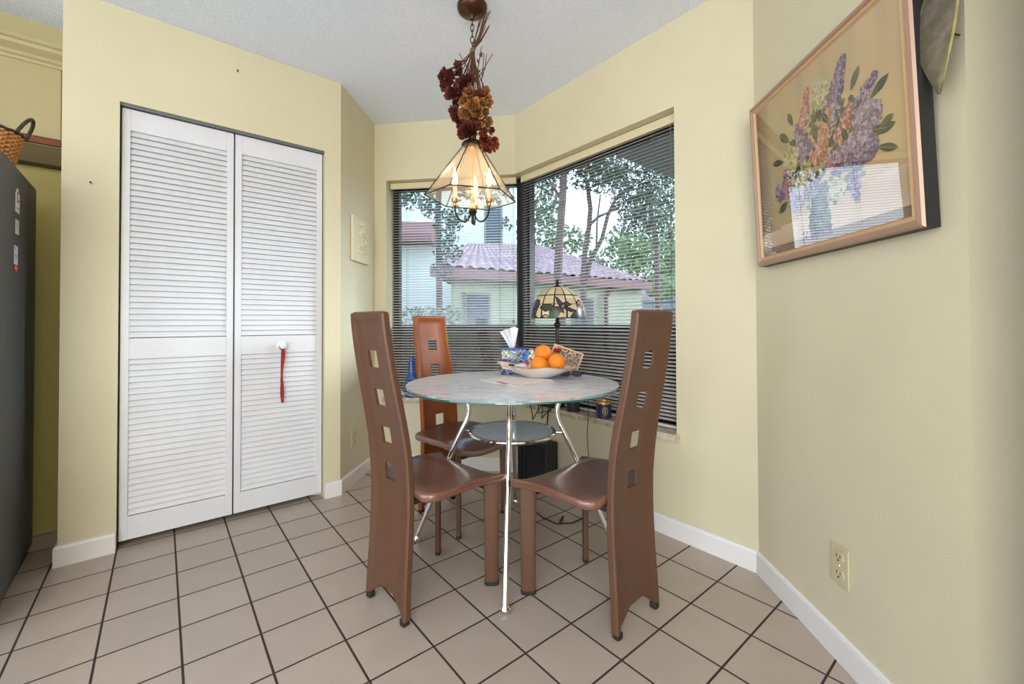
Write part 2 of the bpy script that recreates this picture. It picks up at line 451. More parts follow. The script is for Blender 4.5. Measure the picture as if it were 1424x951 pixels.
# horizontal blinds
def blind(root_loc, q, t0, t1, label, wand_t, qc=.075):
    root = thing('window_blind', root_loc, label, 'window blind')
    m = MB()
    def prism(ta, tb, o0, o1, z0, z1): m.prism([q(ta, o0), q(tb, o0), q(tb, o1), q(ta, o1)], z0, z1)
    prism(t0, t1, qc - .022, qc - .017, HDR - .047, HDR - .003)
    prism(t0, t1, qc - .017, qc + .02, HDR - .040, HDR - .006)
    prism(t0, t0 + .006, qc - .026, qc - .017, HDR - .049, HDR - .002); prism(t1 - .006, t1, qc - .026, qc - .017, HDR - .049, HDR - .002)
    m.build('head_rail', m_rail, root, bevel=.0015, seg=1)
    m = MB(); top = HDR - .062; bot = SZ + .035; pitch = .0189; n = int((top - bot) / pitch)
    tilt = R(16); hw = .0125
    for i in range(n + 1):
        z = top - i * pitch; vs = []
        prof = []
        for k in range(5):
            s = -1 + 2 * k / 4
            prof.append((qc + s * hw * math.cos(tilt), z + s * hw * math.sin(tilt) + .0022 * (1 - s * s)))
        for t in (t0 + .004, t1 - .004):
            for (o, zz) in prof: p = q(t, o); vs.append((p.x, p.y, zz))
            for (o, zz) in prof[::-1]: p = q(t, o); vs.append((p.x, p.y, zz - .0006))
        fs = [(k, (k + 1) % 10, (k + 1) % 10 + 10, k + 10) for k in range(10)] + [tuple(range(10))[::-1], tuple(range(10, 20))]
        m.add(vs, fs)
    sl = m.build('slats', m_slat, root, smooth=True)
    m = MB(); prism2 = None
    m.prism([q(t0 + .004, qc - .012), q(t1 - .004, qc - .012), q(t1 - .004, qc + .012), q(t0 + .004, qc + .012)], SZ + .004, SZ + .018)
    m.build('bottom_rail', m_slat, root, bevel=.002)
    m = MB(); L = t1 - t0
    for f in (.13, .5, .87):
        for o in (qc - .0135, qc + .0135):
            p = q(t0 + L * f, o); m.tube([(p.x, p.y, HDR - .045), (p.x, p.y, SZ + .015)], .0009, 5)
    m.build('ladder_cord', m_cord, root)
    if wand_t is not None:
        p = q(wand_t, qc - .030); m = MB(); m.tube([(p.x, p.y, HDR - .05), (p.x, p.y, 1.035)], .0016, 6)
        m.lathe([(0, 0), (.006, .004), (.007, .012), (.003, .026), (.001, .032)], (p.x, p.y, 1.005), 10)
        m.build('pull_cord', m_cord, root)
    return root
blind((*q1f(L1 / 2, .075), SZ), q1f, .008, L1 + (miter(.075) - C).dot(dW1) - .03, 'dark slatted window blind with cream head rail, behind the tan-backed chair', L1 - .02)
blind((*q2f(L2 / 2, .075), SZ), q2f, (miter(.075) - C).dot(dW2) + .03, L2 - .008, 'wide slatted window blind with a hanging pull cord, behind the stained glass lamp', L2 - .045)

# ------------------------------------------------------------------ outlets
def outlet(p, d, n, z, label, w=.072, h=.116):
    """p: centre on wall face, d along the wall, n pointing into the room"""
    root = thing('power_outlet', (p.x, p.y, z), label, 'power outlet')
    def pt(a, o, zz): c = p + d * a + n * o; return (c.x, c.y, zz)
    m = MB(); m.prism([pt(-w / 2, .0005, 0)[:2], pt(w / 2, .0005, 0)[:2], pt(w / 2, .006, 0)[:2], pt(-w / 2, .006, 0)[:2]], z - h / 2, z + h / 2)
    cov = m.build('cover_plate', m_plate, root, bevel=.003)
    for dz in (-.0245, .0245):
        m = MB(); N_ = 20; vs = []
        for o in (.006, .0085):
            for k in range(N_):
                a = 2 * math.pi * k / N_; zz = max(-.0135, min(.0135, .0185 * math.sin(a))); vs.append(pt(.0185 * math.cos(a), o, z + dz + zz))
        m.add(vs, [tuple(range(N_, 2 * N_)), tuple(range(N_))[::-1]] + [(k, (k + 1) % N_, (k + 1) % N_ + N_, k + N_) for k in range(N_)])
        s = m.build('socket', m_plate, root)
        m = MB()
        for a, hh in ((-.007, .008), (.007, .0065)):
            m.prism([pt(a - .0013, .0083, 0)[:2], pt(a + .0013, .0083, 0)[:2], pt(a + .0013, .0092, 0)[:2], pt(a - .0013, .0092, 0)[:2]], z + dz + .001 - hh / 2 + .002, z + dz + .001 + hh / 2 + .002)
        c_ = pt(0, .0083, z + dz - .009)
        m.ball(c_, .003, 8, 6); m.build('slots', m_rubber, s)
    m = MB(); m.ball(pt(0, .006, z), .003, 8, 6); m.build('screw', m_chrome, root)
    return root
m_plate = M('outlet_plastic', lin(196, 186, 150), rough=.35)
dR = (RE - RC).normalized()
outlet(RC + dR * .455, dR, -nR, .285, 'cream double power outlet low on the wall under the framed flower picture')
dS = (B - A).normalized()
outlet(A + dS * .175, dS, -nS, .287, 'small cream power outlet on the narrow wall between closet and window')
# relief plaque
pl_ = A + dS * .258
root = thing('wall_plaque', (pl_.x, pl_.y, 1.405), 'cream rectangular plaster relief plaque on the narrow wall beside the closet', 'wall plaque')
m = MB()
def pq(a, o): c = pl_ + dS * a - nS * o; return (c.x, c.y)
m.prism([pq(-.128, .001), pq(.128, .001), pq(.128, .020), pq(-.128, .020)], 1.405, 1.692)
m_plaq = M('plaster', lin(214, 205, 176), rough=.7, bump=.2, bscale=120)
m.build('plaque_body', m_plaq, root, bevel=.004)
m = MB()
for i in range(46):
    t_ = i / 46; a = 5.2 * math.pi * t_
    x = .055 * math.sin(a) * (1 - .3 * t_); z = 1.44 + .215 * t_
    c = pl_ + dS * (x + rnd.uniform(-.012, .012)) - nS * .021
    m.ball((c.x, c.y, z), rnd.uniform(.006, .013), 8, 6, sc3=(1, .45, 1))
c0_ = pl_ - nS * .0212; m.tube([(c0_.x, c0_.y, 1.435), (c0_.x, c0_.y, 1.67)], .006, 6)
for zz in (1.46, 1.52, 1.58, 1.64): m.tube([(pl_ + dS * -.06 - nS * .0212).to_tuple() + (zz,), (pl_ + dS * .06 - nS * .0212).to_tuple() + (zz,)], .006, 6)
m.build('relief_flowers', m_plaq, root, smooth=True)

# ------------------------------------------------------------------ kitchen corner: refrigerator, cabinet, basket
m_fr = M('fridge_black', lin(84, 86, 88), rough=.5, bump=.5, bscale=350)
fr0 = cw(-.107 - .4, -.1)
root = thing('refrigerator', (fr0.x, fr0.y, 0), 'tall black refrigerator at the left edge with notices on its side', 'refrigerator')
m = MB(); m.prism([cw(-.107, .26), cw(-.107, -.42), cw(-.90, -.42), cw(-.90, .26)], .03, 1.62); m.build('cabinet_body', m_fr, root, bevel=.006)
m = MB(); m.prism([cw(-.107, -.43), cw(-.107, -.50), cw(-.90, -.50), cw(-.90, -.43)], .06, 1.15); m.build('refrigerator_door', m_fr, root, bevel=.01)
m = MB(); m.prism([cw(-.107, -.43), cw(-.107, -.50), cw(-.90, -.50), cw(-.90, -.43)], 1.16, 1.62); m.build('freezer_door', m_fr, root, bevel=.01)
m = MB(); m.prism([cw(-.12, .24), cw(-.12, -.40), cw(-.88, -.40), cw(-.88, .24)], 0, .03); m.build('base_grille', m_black, root)
def mag(q, z, w, h, name, label, cat, shapes):
    c = cw(-.106, q); root = thing(name, (c.x, c.y, z - h / 2), label, cat)
    m = MB()
    for (a0, a1, z0, z1, o, colr) in shapes:
        p = [cw(-.1065, q + a0), cw(-.1065, q + a1), cw(-.1065 + o, q + a1), cw(-.1065 + o, q + a0)]
        m.prism(p, z + z0, z + z1, colr)
    m.build('paper', M(name + '_print', (1, 1, 1), rough=.5, attr=True), root)
W_ = lin(222, 216, 214); RD_ = lin(190, 40, 40); GY = lin(120, 118, 125)
mag(-.098, 1.488, .06, .09, 'magnet', 'white house-shaped magnet with round dark emblem, topmost on the black refrigerator side', 'magnet',
    [(-.03, .03, -.045, .03, .002, W_), (-.02, .018, .03, .04, .002, W_), (-.012, .006, .04, .048, .002, W_), (-.010, .012, -.005, .035, .003, lin(120, 84, 80)), (-.005, .007, .003, .028, .0035, W_), (-.014, .016, -.03, -.026, .003, GY)])
mag(-.096, 1.388, .05, .05, 'notice', 'small white printed card on the refrigerator side, between the other two', 'card',
    [(-.026, .026, -.028, .026, .0015, W_)] + [(-.016, .016, zz, zz + .0025, .002, GY) for zz in (-.015, -.004, .007, .016)])
mag(-.112, 1.262, .05, .09, 'notice', 'white and red card, lowest of three on the refrigerator side', 'card',
    [(-.027, .027, -.022, .05, .0015, lin(215, 216, 226)), (-.027, .027, -.05, -.022, .0015, RD_), (-.018, .018, -.034, -.031, .002, W_), (-.014, .014, -.041, -.038, .002, W_),
     (-.020, -.012, .034, .044, .002, RD_), (-.015, .017, .010, .014, .002, GY), (-.015, .013, .002, .005, .002, GY)])

m_cab = M('cabinet_cream', lin(172, 158, 116), rough=.45)
m_wood = M('cabinet_wood', lin(118, 62, 22), rough=.6, noise=.25, nscale=30)
c0 = cw(-.5, QF)
root = thing('wall_cabinet', (c0.x, c0.y, 1.86), 'cream wall cabinet with a reddish wood rail above the refrigerator', 'cabinet')
m = MB(); m.prism([cw(-.003, QF + .008), cw(-2.2, QF + .008), cw(-2.2, .468), cw(-.003, .468)], 1.863, 2.299); m.build('cabinet_body', m_cab, root)
m = MB(); m.prism([cw(-.046, QF - .012), cw(-.60, QF - .012), cw(-.60, QF + .006), cw(-.046, QF + .006)], 1.897, 2.245); m.build('cabinet_door', m_cab, root, bevel=.004)
m = MB(); m.prism([cw(-.046, QF - .010), cw(-.60, QF - .010), cw(-.60, QF + .006), cw(-.046, QF + .006)], 1.866, 1.895); m.build('wood_rail', m_wood, root, bevel=.002)
m = MB(); vs = []
prof = [(QF + .007, 2.236), (QF - .018, 2.236), (QF - .020, 2.250), (QF - .028, 2.256), (QF - .034, 2.268), (QF - .060, 2.290), (QF - .064, 2.305), (QF - .074, 2.312), (QF - .075, 2.330), (QF + .007, 2.330)]
k = len(prof)
for t in (-.003, -2.2):
    for (q, z) in prof: c = cw(t, q); vs.append((c.x, c.y, z))
m.add(vs, [(j, (j + 1) % k, (j + 1) % k + k, j + k) for j in range(k)] + [tuple(range(k))[::-1], tuple(range(k, 2 * k))])
m.build('crown_moulding', m_cab, root)
m = MB(); m.prism([cw(-.003, QF + .004), cw(-.6, QF + .004), cw(-.6, .468), cw(-.003, .468)], 1.775, 1.862); struct(m.build('trim_2', M('underside_shade', lin(96, 84, 46), rough=.7)))  # added strip; its dark colour stands for the shaded cabinet underside
# basket on top of the refrigerator
bc = Vector((-2.085, 1.655))
root = thing('basket', (bc.x, bc.y, 1.622), 'round woven wicker basket with dark handle on top of the refrigerator', 'basket')
m = MB()
for i in range(17):
    z = 1.627 + i * .0085; r = .085 + .035 * (i / 16) ** .8
    pts = []
    for k in range(49):
        a = 2 * math.pi * k / 48; rr = r + .004 * (1 if (k + i) % 2 else -1)
        pts.append((bc.x + rr * math.cos(a), bc.y + rr * math.sin(a), z))
    m.tube(pts, .0045, 6, cap=False)
m.lathe([(0, 1.624), (.085, 1.624), (.088, 1.634), (0, 1.634)], (bc.x, bc.y, 0), 24)
m.build('woven_body', M('wicker', lin(196, 138, 78), rough=.6, noise=.35, nscale=90), root)
m = MB(); pts = [(bc.x + .122 * math.cos(2 * math.pi * k / 40), bc.y + .122 * math.sin(2 * math.pi * k / 40), 1.770 + .003 * (k % 2)) for k in range(41)]
m.tube(pts, .007, 8, cap=False); m_dk = M('dark_wicker', lin(62, 54, 46), rough=.7, noise=.3, nscale=120); m.build('rim', m_dk, root, smooth=True)
for sg in (1, -1):
    m = MB(); pts = []
    for k in range(21):
        a = math.pi * k / 20
        lat = -.052 * math.cos(a); up = .105 * math.sin(a)
        pts.append((bc.x + sg * (.118 + .30 * up) * .80 + lat * .6, bc.y + sg * (.118 + .3 * up) * .60 - lat * .8, 1.772 + up * .7 + .0025 * (k % 2)))
    m.tube(pts, .0065, 8); m.build('handle', m_dk, root, smooth=True)

# ------------------------------------------------------------------ chairs
def sprof(z):
    T = [(0, 0), (.1, .005), (.25, .015), (.4, .021), (.5, .018), (.6, .006), (.66, -.003), (.72, -.017), (.8, -.032), (.92, -.055), (1.05, -.072)]
    for i in range(len(T) - 1):
        if z <= T[i + 1][0]:
            a, b = T[i], T[i + 1]; u = (z - a[0]) / (b[0] - a[0]); 
            return a[1] + (b[1] - a[1]) * u
    return T[-1][1]
def smoothprof(z): return sum(sprof(min(1.05, max(0, z + d))) for d in (-.06, -.03, 0, .03, .06)) / 5
def wprof(z):                      # half width
    if z < .2: return .125 + (.2 - z) * .02
    if z < .55: return .125
    return .125 - (z - .55) * .030
HOLES = [.886, .750, .614, .480]; HS = .030
def back_mesh():
    m = MB(); ztop = 1.05
    de = [0, .005, .012, .022, .034]
    rows = set([0.0, .02, .05, .10, .13])
    z = .16
    while z < ztop: rows.add(round(z, 4)); z += .022
    for h in HOLES: rows.add(round(h - HS, 4)); rows.add(round(h + HS, 4))
    for d in de: rows.add(round(ztop - d, 4))
    for h in HOLES: rows = {r for r in rows if abs(r - (h - HS)) < 1e-6 or abs(r - (h + HS)) < 1e-6 or not (abs(r - (h - HS)) < .007 or abs(r - (h + HS)) < .007)}
    rows = sorted(rows)
    def th(e):
        if e < .005: return .008 + .006 * (e / .005) ** .5
        if e < .014: return .014
        if e < .034: return .014 - .009 * (e - .014) / .02
        return .005
    def cols(w): return [-w, -w + .005, -w + .012, -w + .022, -w + .034, -HS - .01, -HS, 0, HS, HS + .01, w - .034, w - .022, w - .012, w - .005, w]
    nc = 15; F = []; Bk = []
    vs = []
    for z in rows:
        w = wprof(z); cy = .012
        for y in cols(w):
            e = min(w - abs(y), ztop - z)
            zz = z
            if z < .13:
                arch = .055 * max(0, 1 - (abs(y) / (w - .028)) ** 4) if abs(y) < w - .028 else 0
                zz = .018 + arch + (z / .13) * (.13 - .018 - arch)
            # rounded upper corners
            if ztop - z < .012 and w - abs(y) < .012: zz -= .003
            x = smoothprof(zz)
            vs.append((x + th(e), y, zz)); vs.append((x - th(e), y, zz))
    fs = []
    nr = len(rows)
    idx = lambda r, c, s: (r * nc + c) * 2 + s
    def hole(r, c):
        if c not in (6, 7): return False
        zm = (rows[r] + rows[r + 1]) / 2
        return any(abs(zm - h) < HS for h in HOLES)
    for r in range(nr - 1):
        for c in range(nc - 1):
            if hole(r, c):
                # hole walls
                if not hole(r - 1, c): fs.append((idx(r, c, 0), idx(r, c, 1), idx(r, c + 1, 1), idx(r, c + 1, 0)))
                if not hole(r + 1, c): fs.append((idx(r + 1, c, 1), idx(r + 1, c, 0), idx(r + 1, c + 1, 0), idx(r + 1, c + 1, 1)))
                if c == 6: fs.append((idx(r, c, 1), idx(r, c, 0), idx(r + 1, c, 0), idx(r + 1, c, 1)))
                if c == 7: fs.append((idx(r, c + 1, 0), idx(r, c + 1, 1), idx(r + 1, c + 1, 1), idx(r + 1, c + 1, 0)))
                continue
            fs.append((idx(r, c, 0), idx(r, c + 1, 0), idx(r + 1, c + 1, 0), idx(r + 1, c, 0)))
            fs.append((idx(r, c + 1, 1), idx(r, c, 1), idx(r + 1, c, 1), idx(r + 1, c + 1, 1)))
        fs.append((idx(r, 0, 1), idx(r, 0, 0), idx(r + 1, 0, 0), idx(r + 1, 0, 1)))
        fs.append((idx(r, nc - 1, 0), idx(r, nc - 1, 1), idx(r + 1, nc - 1, 1), idx(r + 1, nc - 1, 0)))
    for c in range(nc - 1):
        fs.append((idx(0, c, 1), idx(0, c + 1, 1), idx(0, c + 1, 0), idx(0, c, 0)))
        fs.append((idx(nr - 1, c, 0), idx(nr - 1, c + 1, 0), idx(nr - 1, c + 1, 1), idx(nr - 1, c, 1)))
    m.add(vs, fs); return m
def seat_mesh():
    m = MB(); nu, nv = 22, 20
    X0, X1 = .034, .385
    def hw(x):
        u = (x - X0) / (X1 - X0)
        r = .045
        w = .196 + .008 * u
        if x - X0 < r: w -= r * (1 - math.sqrt(max(0, 1 - ((r - (x - X0)) / r) ** 2)))
        return w
    def pos(i, j):
        u = i / nu; v = -1 + 2 * j / nv
        if i < 5: u = [0, .004, .015, .04, .08][i]
        elif True: u = .08 + (i - 4) / (nu - 4) * .92
        bul = .018 * (1 - v * v) + .012 * abs(v) ** 8
        x = X0 + (X1 - X0) * u; y = hw(x) * v
        xx = x + bul * u * u
        d = max(0, (x - .26) / (X1 - .26))
        z = .446 - .052 * d * d * (1 - abs(v) ** 3.2) - .008 * (1 - v * v) * math.sin(math.pi * min(1, u * 1.1)) - .016 * d * abs(v) ** 4 - .006 * abs(v) ** 6
        return xx, y, z
    top = [[pos(i, j) for j in range(nv + 1)] for i in range(nu + 1)]
    cx, cy = .22, 0
    def ring(o, dz):
        g = []
        for i in range(nu + 1):
            for j in range(nv + 1): pass
        return g
    vs = []; fs = []
    n = nv + 1
    for row in top:
        for p in row: vs.append(p)
    for i in range(nu):
        for j in range(nv): fs.append((i * n + j, (i + 1) * n + j, (i + 1) * n + j + 1, i * n + j + 1))
    # perimeter, walked round
    per = [(0, j) for j in range(nv)] + [(i, nv) for i in range(nu)] + [(nu, j) for j in range(nv, 0, -1)] + [(i, 0) for i in range(nu, 0, -1)]
    layers = []
    base = [i * n + j for (i, j) in per]
    prev = base
    for (o, dz) in ((.004, -.004), (.005, -.014), (.003, -.024), (-.004, -.030)):
        cur = []
        for (i, j) in per:
            x, y, z = top[i][j]; dx, dy = x - cx, y - cy; l = math.hypot(dx, dy)
            cur.append(len(vs)); vs.append((x + dx / l * o, y + dy / l * o, z + dz))
        for k in range(len(per)):
            k2 = (k + 1) % len(per); fs.append((prev[k], prev[k2], cur[k2], cur[k]))
        prev = cur
    c = len(vs); vs.append((cx, 0, .405))
    for k in range(len(per)): fs.append((prev[k], prev[(k + 1) % len(per)], c))
    m.add(vs, fs); return m
def make_chair(label, backm):
    root = thing('dining_chair', (0, 0, 0), label, 'chair', 'high-backed leather dining chairs', local=True)
    back_mesh().build('backrest', backm, root, smooth=True)
    s = seat_mesh().build('seat', m_seat, root, smooth=True)
    # stitched piping along the seat edge
    for sg in (-1, 1):
        m = MB(); dv = Vector((1, sg, 0)).normalized(); pv = Vector((-sg, 1, 0)).normalized()
        vs = []; N_ = 14; lv = []
        for (z, a, b) in ((.012, .0265, .011), (.20, .028, .0115), (.410, .0315, .012)):
            for k in range(N_):
                an = 2 * math.pi * k / N_; ca, sa = math.cos(an), math.sin(an)
                e = lambda c_: math.copysign(abs(c_) ** .55, c_)
                p = Vector((.352, sg * .168, z)) + dv * a * e(ca) + pv * b * e(sa); vs.append(p)
        fs = [(r_ * N_ + k, r_ * N_ + (k + 1) % N_, (r_ + 1) * N_ + (k + 1) % N_, (r_ + 1) * N_ + k) for r_ in range(2) for k in range(N_)]
        fs += [tuple(range(N_))[::-1], tuple(range(2 * N_, 3 * N_))]
        m.add(vs, fs); lg = m.build('leg', m_leather, root, smooth=True)
        m = MB(); vs = []
        for (z, f) in ((0, .9), (.004, 1.08), (.016, 1.08)):
            for k in range(N_):
                an = 2 * math.pi * k / N_; ca, sa = math.cos(an), math.sin(an); e = lambda c_: math.copysign(abs(c_) ** .55, c_)
                vs.append(Vector((.352, sg * .168, z)) + dv * .0265 * f * e(ca) + pv * .011 * f * e(sa))
        fs = [(r_ * N_ + k, r_ * N_ + (k + 1) % N_, (r_ + 1) * N_ + (k + 1) % N_, (r_ + 1) * N_ + k) for r_ in range(2) for k in range(N_)]
        fs += [tuple(range(N_))[::-1], tuple(range(2 * N_, 3 * N_))]
        m.add(vs, fs); m.build('foot_cap', m_rubber, lg)
        m = MB(); m.box((0, sg * .112, .011), (.026, .026, .022)); m.build('foot_glide', m_rubber, root, bevel=.004)
    m = MB()
    m.box((.20, 0, .398), (.30, .16, .016)); m.box((.352, 0, .372), (.018, .30, .022)); m.box((.10, .10, .397), (.16, .022, .020)); m.box((.10, -.10, .397), (.16, .022, .020)); m.box((.03, 0, .395), (.02, .22, .03))
    m.build('seat_frame', m_rubber, root)
    return root
ch = make_chair('dark brown leather chair, left of the front two, four square holes in its back', m_leather)
ch.location = (-.445, 1.52, 0); ch.rotation_euler = (0, 0, R(47))
ch2 = copy_tree(ch); ch2['label'] = 'dark brown leather chair on the right, nearest the wide window wall'
ch2.location = (.417, 1.454, 0); ch2.rotation_euler = (0, 0, R(131.7))
ch3 = copy_tree(ch); ch3['label'] = 'tan orange-backed leather chair behind the glass table, in front of the window'
ch3.location = (-.416, 2.385, 0); ch3.rotation_euler = (0, 0, R(-40))
for c in children(ch3):
    if c.name.startswith('backrest'):
        c.data = c.data.copy(); c.data.materials[0] = m_orangeleather

# ------------------------------------------------------------------ glass dining table
TC = Vector((0, 1.965)); TR = .505; TZ = .737
table = thing('dining_table', (TC.x, TC.y, 0), 'round glass-topped table on curved chrome legs with a small round shelf', 'table')
def glasstop_material():
    m = bpy.data.materials.new('crackle_glass'); m.use_nodes = True; nt = m.node_tree; N = nt.nodes; L = nt.links
    b = N['Principled BSDF']; tc = N.new('ShaderNodeTexCoord')
    mp = N.new('ShaderNodeMapping'); mp.inputs['Scale'].default_value = (3.2, 9, 1); mp.inputs['Rotation'].default_value = (0, 0, R(-14)); L.new(tc.outputs['Object'], mp.inputs[0])
    n = N.new('ShaderNodeTexNoise'); n.inputs['Scale'].default_value = 2.2; n.inputs['Detail'].default_value = 9; n.inputs['Roughness'].default_value = .62; n.inputs['Distortion'].default_value = 1.2
    L.new(mp.outputs[0], n.inputs['Vector'])
    cr = N.new('ShaderNodeValToRGB'); e = cr.color_ramp.elements
    e[0].position = .33; e[0].color = (*lin(222, 196, 188), 1); e[1].position = .46; e[1].color = (*lin(240, 240, 245), 1)
    e2 = e.new(.40); e2.color = (*lin(218, 216, 224), 1)
    e3 = e.new(.54); e3.color = (*lin(248, 250, 254), 1); e4 = e.new(.60); e4.color = (*lin(210, 218, 234), 1)
    L.new(n.outputs[0], cr.inputs[0]); L.new(cr.outputs[0], b.inputs['Base Color'])
    b.inputs['Roughness'].default_value = .3; b.inputs['Specular IOR Level'].default_value = .5; b.inputs['Coat Weight'].default_value = .45; b.inputs['Coat Roughness'].default_value = .03; b.inputs['Coat IOR'].default_value = 1.35; b.inputs['Specular IOR Level'].default_value = .2
    vo = N.new('ShaderNodeTexVoronoi'); vo.feature = 'DISTANCE_TO_EDGE'; vo.inputs['Scale'].default_value = 26; L.new(tc.outputs['Object'], vo.inputs['Vector'])
    bp = N.new('ShaderNodeBump'); bp.inputs['Strength'].default_value = .25; bp.inputs['Distance'].default_value = .003
    L.new(n.outputs[0], bp.inputs['Height']); L.new(bp.outputs[0], b.inputs['Normal'])
    tr = N.new('ShaderNodeBsdfTranslucent'); L.new(cr.outputs[0], tr.inputs[0]); mx = N.new('ShaderNodeMixShader'); mx.inputs[0].default_value = .10
    L.new(b.outputs[0], mx.inputs[1]); L.new(tr.outputs[0], mx.inputs[2]); L.new(mx.outputs[0], N['Material Output'].inputs[0])
    return m
m_tint = clear_glass('table_glass', (.86, .95, .93), refl=1)
m_edge = M('glass_edge', lin(38, 98, 96), rough=.08, coat=1)
m = MB(); m.lathe([(TR - .030, TZ), (TR - .004, TZ), (TR - .001, TZ - .001)], (TC.x, TC.y, 0), 96)
m.f.pop(); m.c.pop(); m.f.pop(); m.c.pop()
tp = m.build('glass_top', m_tint, table)
m = MB(); n = 96; prof = [(TR - .001, TZ - .001), (TR, TZ - .003), (TR, TZ - .0068), (TR - .003, TZ - .0085)]
vs = []; fs = []
for (r, z) in prof:
    for k in range(n): a = 2 * math.pi * k / n; vs.append((TC.x + r * math.cos(a), TC.y + r * math.sin(a), z))
for i in range(3):
    for k in range(n): fs.append((i * n + k, (i + 1) * n + k, (i + 1) * n + (k + 1) % n, i * n + (k + 1) % n))
m.add(vs, fs); m.build('glass_edge', m_edge, tp, smooth=True)
m = MB(); m.lathe([(0, TZ - .0078), (TR - .030, TZ - .0078), (TR - .030, TZ), (0, TZ)], (TC.x, TC.y, 0), 96)
m.build('crackle_layer', glasstop_material(), tp)
LC = Vector((0, 1.95))
for ang in (-93.5, 175, -4, 88):
    a = R(ang); dx, dy = math.cos(a), math.sin(a)
    P = lambda r, z: (LC.x + dx * r, LC.y + dy * r, z)
    m = MB(); key = [(.222, .700), (.220, .685), (.212, .655), (.203, .625), (.203, .595), (.213, .560), (.232, .520), (.262, .455), (.35, .25), (.437, .045), (.445, .028)]
    pts = []
    for i in range(len(key) - 1):
        p0 = key[max(i - 1, 0)]; p1 = key[i]; p2 = key[i + 1]; p3 = key[min(i + 2, len(key) - 1)]
        for s in range(5):
            t = s / 5
            f = lambda k: .5 * (2 * p1[k] + (p2[k] - p0[k]) * t + (2 * p0[k] - 5 * p1[k] + 4 * p2[k] - p3[k]) * t * t + (3 * p1[k] - p0[k] - 3 * p2[k] + p3[k]) * t ** 3)
            pts.append(P(f(0), f(1)))
    pts.append(P(*key[-1]))
    m.tube(pts, .0115, 16); lg = m.build('leg', m_chrome, table, smooth=True)
    m = MB(); m.lathe([(0, .694), (.017, .694), (.019, .698), (.019, .724), (.016, .7283), (0, .7283)], P(.222, 0), 20); m.build('mounting_pad', m_chrome, lg, smooth=True)
    m = MB(); m.lathe([(0, 0), (.015, 0), (.0195, .006), (.0195, .014), (.013, .022), (.0115, .031), (0, .032)], P(.445, 0), 18); m.build('foot_glide', m_chrome, lg, smooth=True)
    m = MB(); m.tube([P(.190, .515), P(.236, .515)], .006, 10); m.build('bracket', m_chrome, lg, smooth=True)
m = MB(); pts = [(LC.x + .190 * math.cos(2 * math.pi * k / 64), LC.y + .190 * math.sin(2 * math.pi * k / 64), .515) for k in range(65)]
m.tube(pts, .009, 12, cap=False); rg = m.build('shelf_ring', m_chrome, table, smooth=True)
m = MB(); m.lathe([(0, .512), (.186, .512), (.186, .519), (0, .519)], (LC.x, LC.y, 0), 64); m.build('shelf_glass', M('frosted_blue_glass', lin(226, 240, 246), rough=.10, coat=.8), rg)

# ------------------------------------------------------------------ things on the table
Z0 = TZ + .0005
# tissue box
def paisley(name):
    m = bpy.data.materials.new(name); m.use_nodes = True; nt = m.node_tree; N = nt.nodes; L = nt.links; b = N['Principled BSDF']; tc = N.new('ShaderNodeTexCoord')
    n = N.new('ShaderNodeTexNoise'); n.inputs['Scale'].default_value = 16; n.inputs['Distortion'].default_value = 2.0; n.inputs['Detail'].default_value = 1; L.new(tc.outputs['Object'], n.inputs['Vector'])
    cr = N.new('ShaderNodeValToRGB'); cr.color_ramp.interpolation = 'CONSTANT'; e = cr.color_ramp.elements
    cols = [(0, lin(30, 36, 96)), (.36, lin(52, 70, 190)), (.42, lin(225, 228, 225)), (.445, lin(26, 28, 78)), (.52, lin(62, 128, 80)), (.57, lin(196, 206, 110)), (.60, lin(34, 38, 110)), (.66, lin(88, 110, 210))]
    e[0].position, e[0].color = 0, (*cols[0][1], 1); e[1].position, e[1].color = cols[1][0], (*cols[1][1], 1)
    for (p, c) in cols[2:]: x = e.new(p); x.color = (*c, 1)
    L.new(n.outputs[0], cr.inputs[0]); L.new(cr.outputs[0], b.inputs['Base Color']); b.inputs['Roughness'].default_value = .3; b.inputs['Coat Weight'].default_value = .4
    return m
tb = Vector((.004, 2.305))
root = thing('tissue_box', (tb.x, tb.y, Z0), 'blue and green paisley patterned tissue box behind the fruit bowl', 'tissue box')
rz = Matrix.Rotation(R(4), 3, 'Z')
m = MB(); m.box((tb.x, tb.y, Z0 + .066), (.128, .118, .132), rz); bx_ = m.build('box_body', paisley('paisley_print'), root, bevel=.003)
m = MB(); m.box((tb.x, tb.y, Z0 + .1335), (.129, .119, .004), rz); m.build('box_rim', M('blue_trim', lin(58, 70, 150), rough=.4), bx_, bevel=.001)
m = MB()
def tis(u, v):     # fan of tissue, wide to the upper left
    k = v
    wl = .014 + .055 * k ** 1.2; wr = .010 + .022 * k
    x = -wl + (wl + wr) * u
    y = .010 * math.sin(u * 9 + 2 * k) * (.4 + k) + .006 * math.sin(14 * u)
    z = .1345 + .118 * k - .030 * k * (1 - u) ** 1.5 - .012 * k * max(0, u - .8) * 5
    return (tb.x - .002 + x, tb.y + y, Z0 + z)
m.grid(tis, 26, 14)
ts = m.build('tissue', M('tissue_white', lin(232, 232, 240), rough=.9), root, smooth=True)
sd = ts.modifiers.new('solid', 'SOLIDIFY'); sd.thickness = .0012

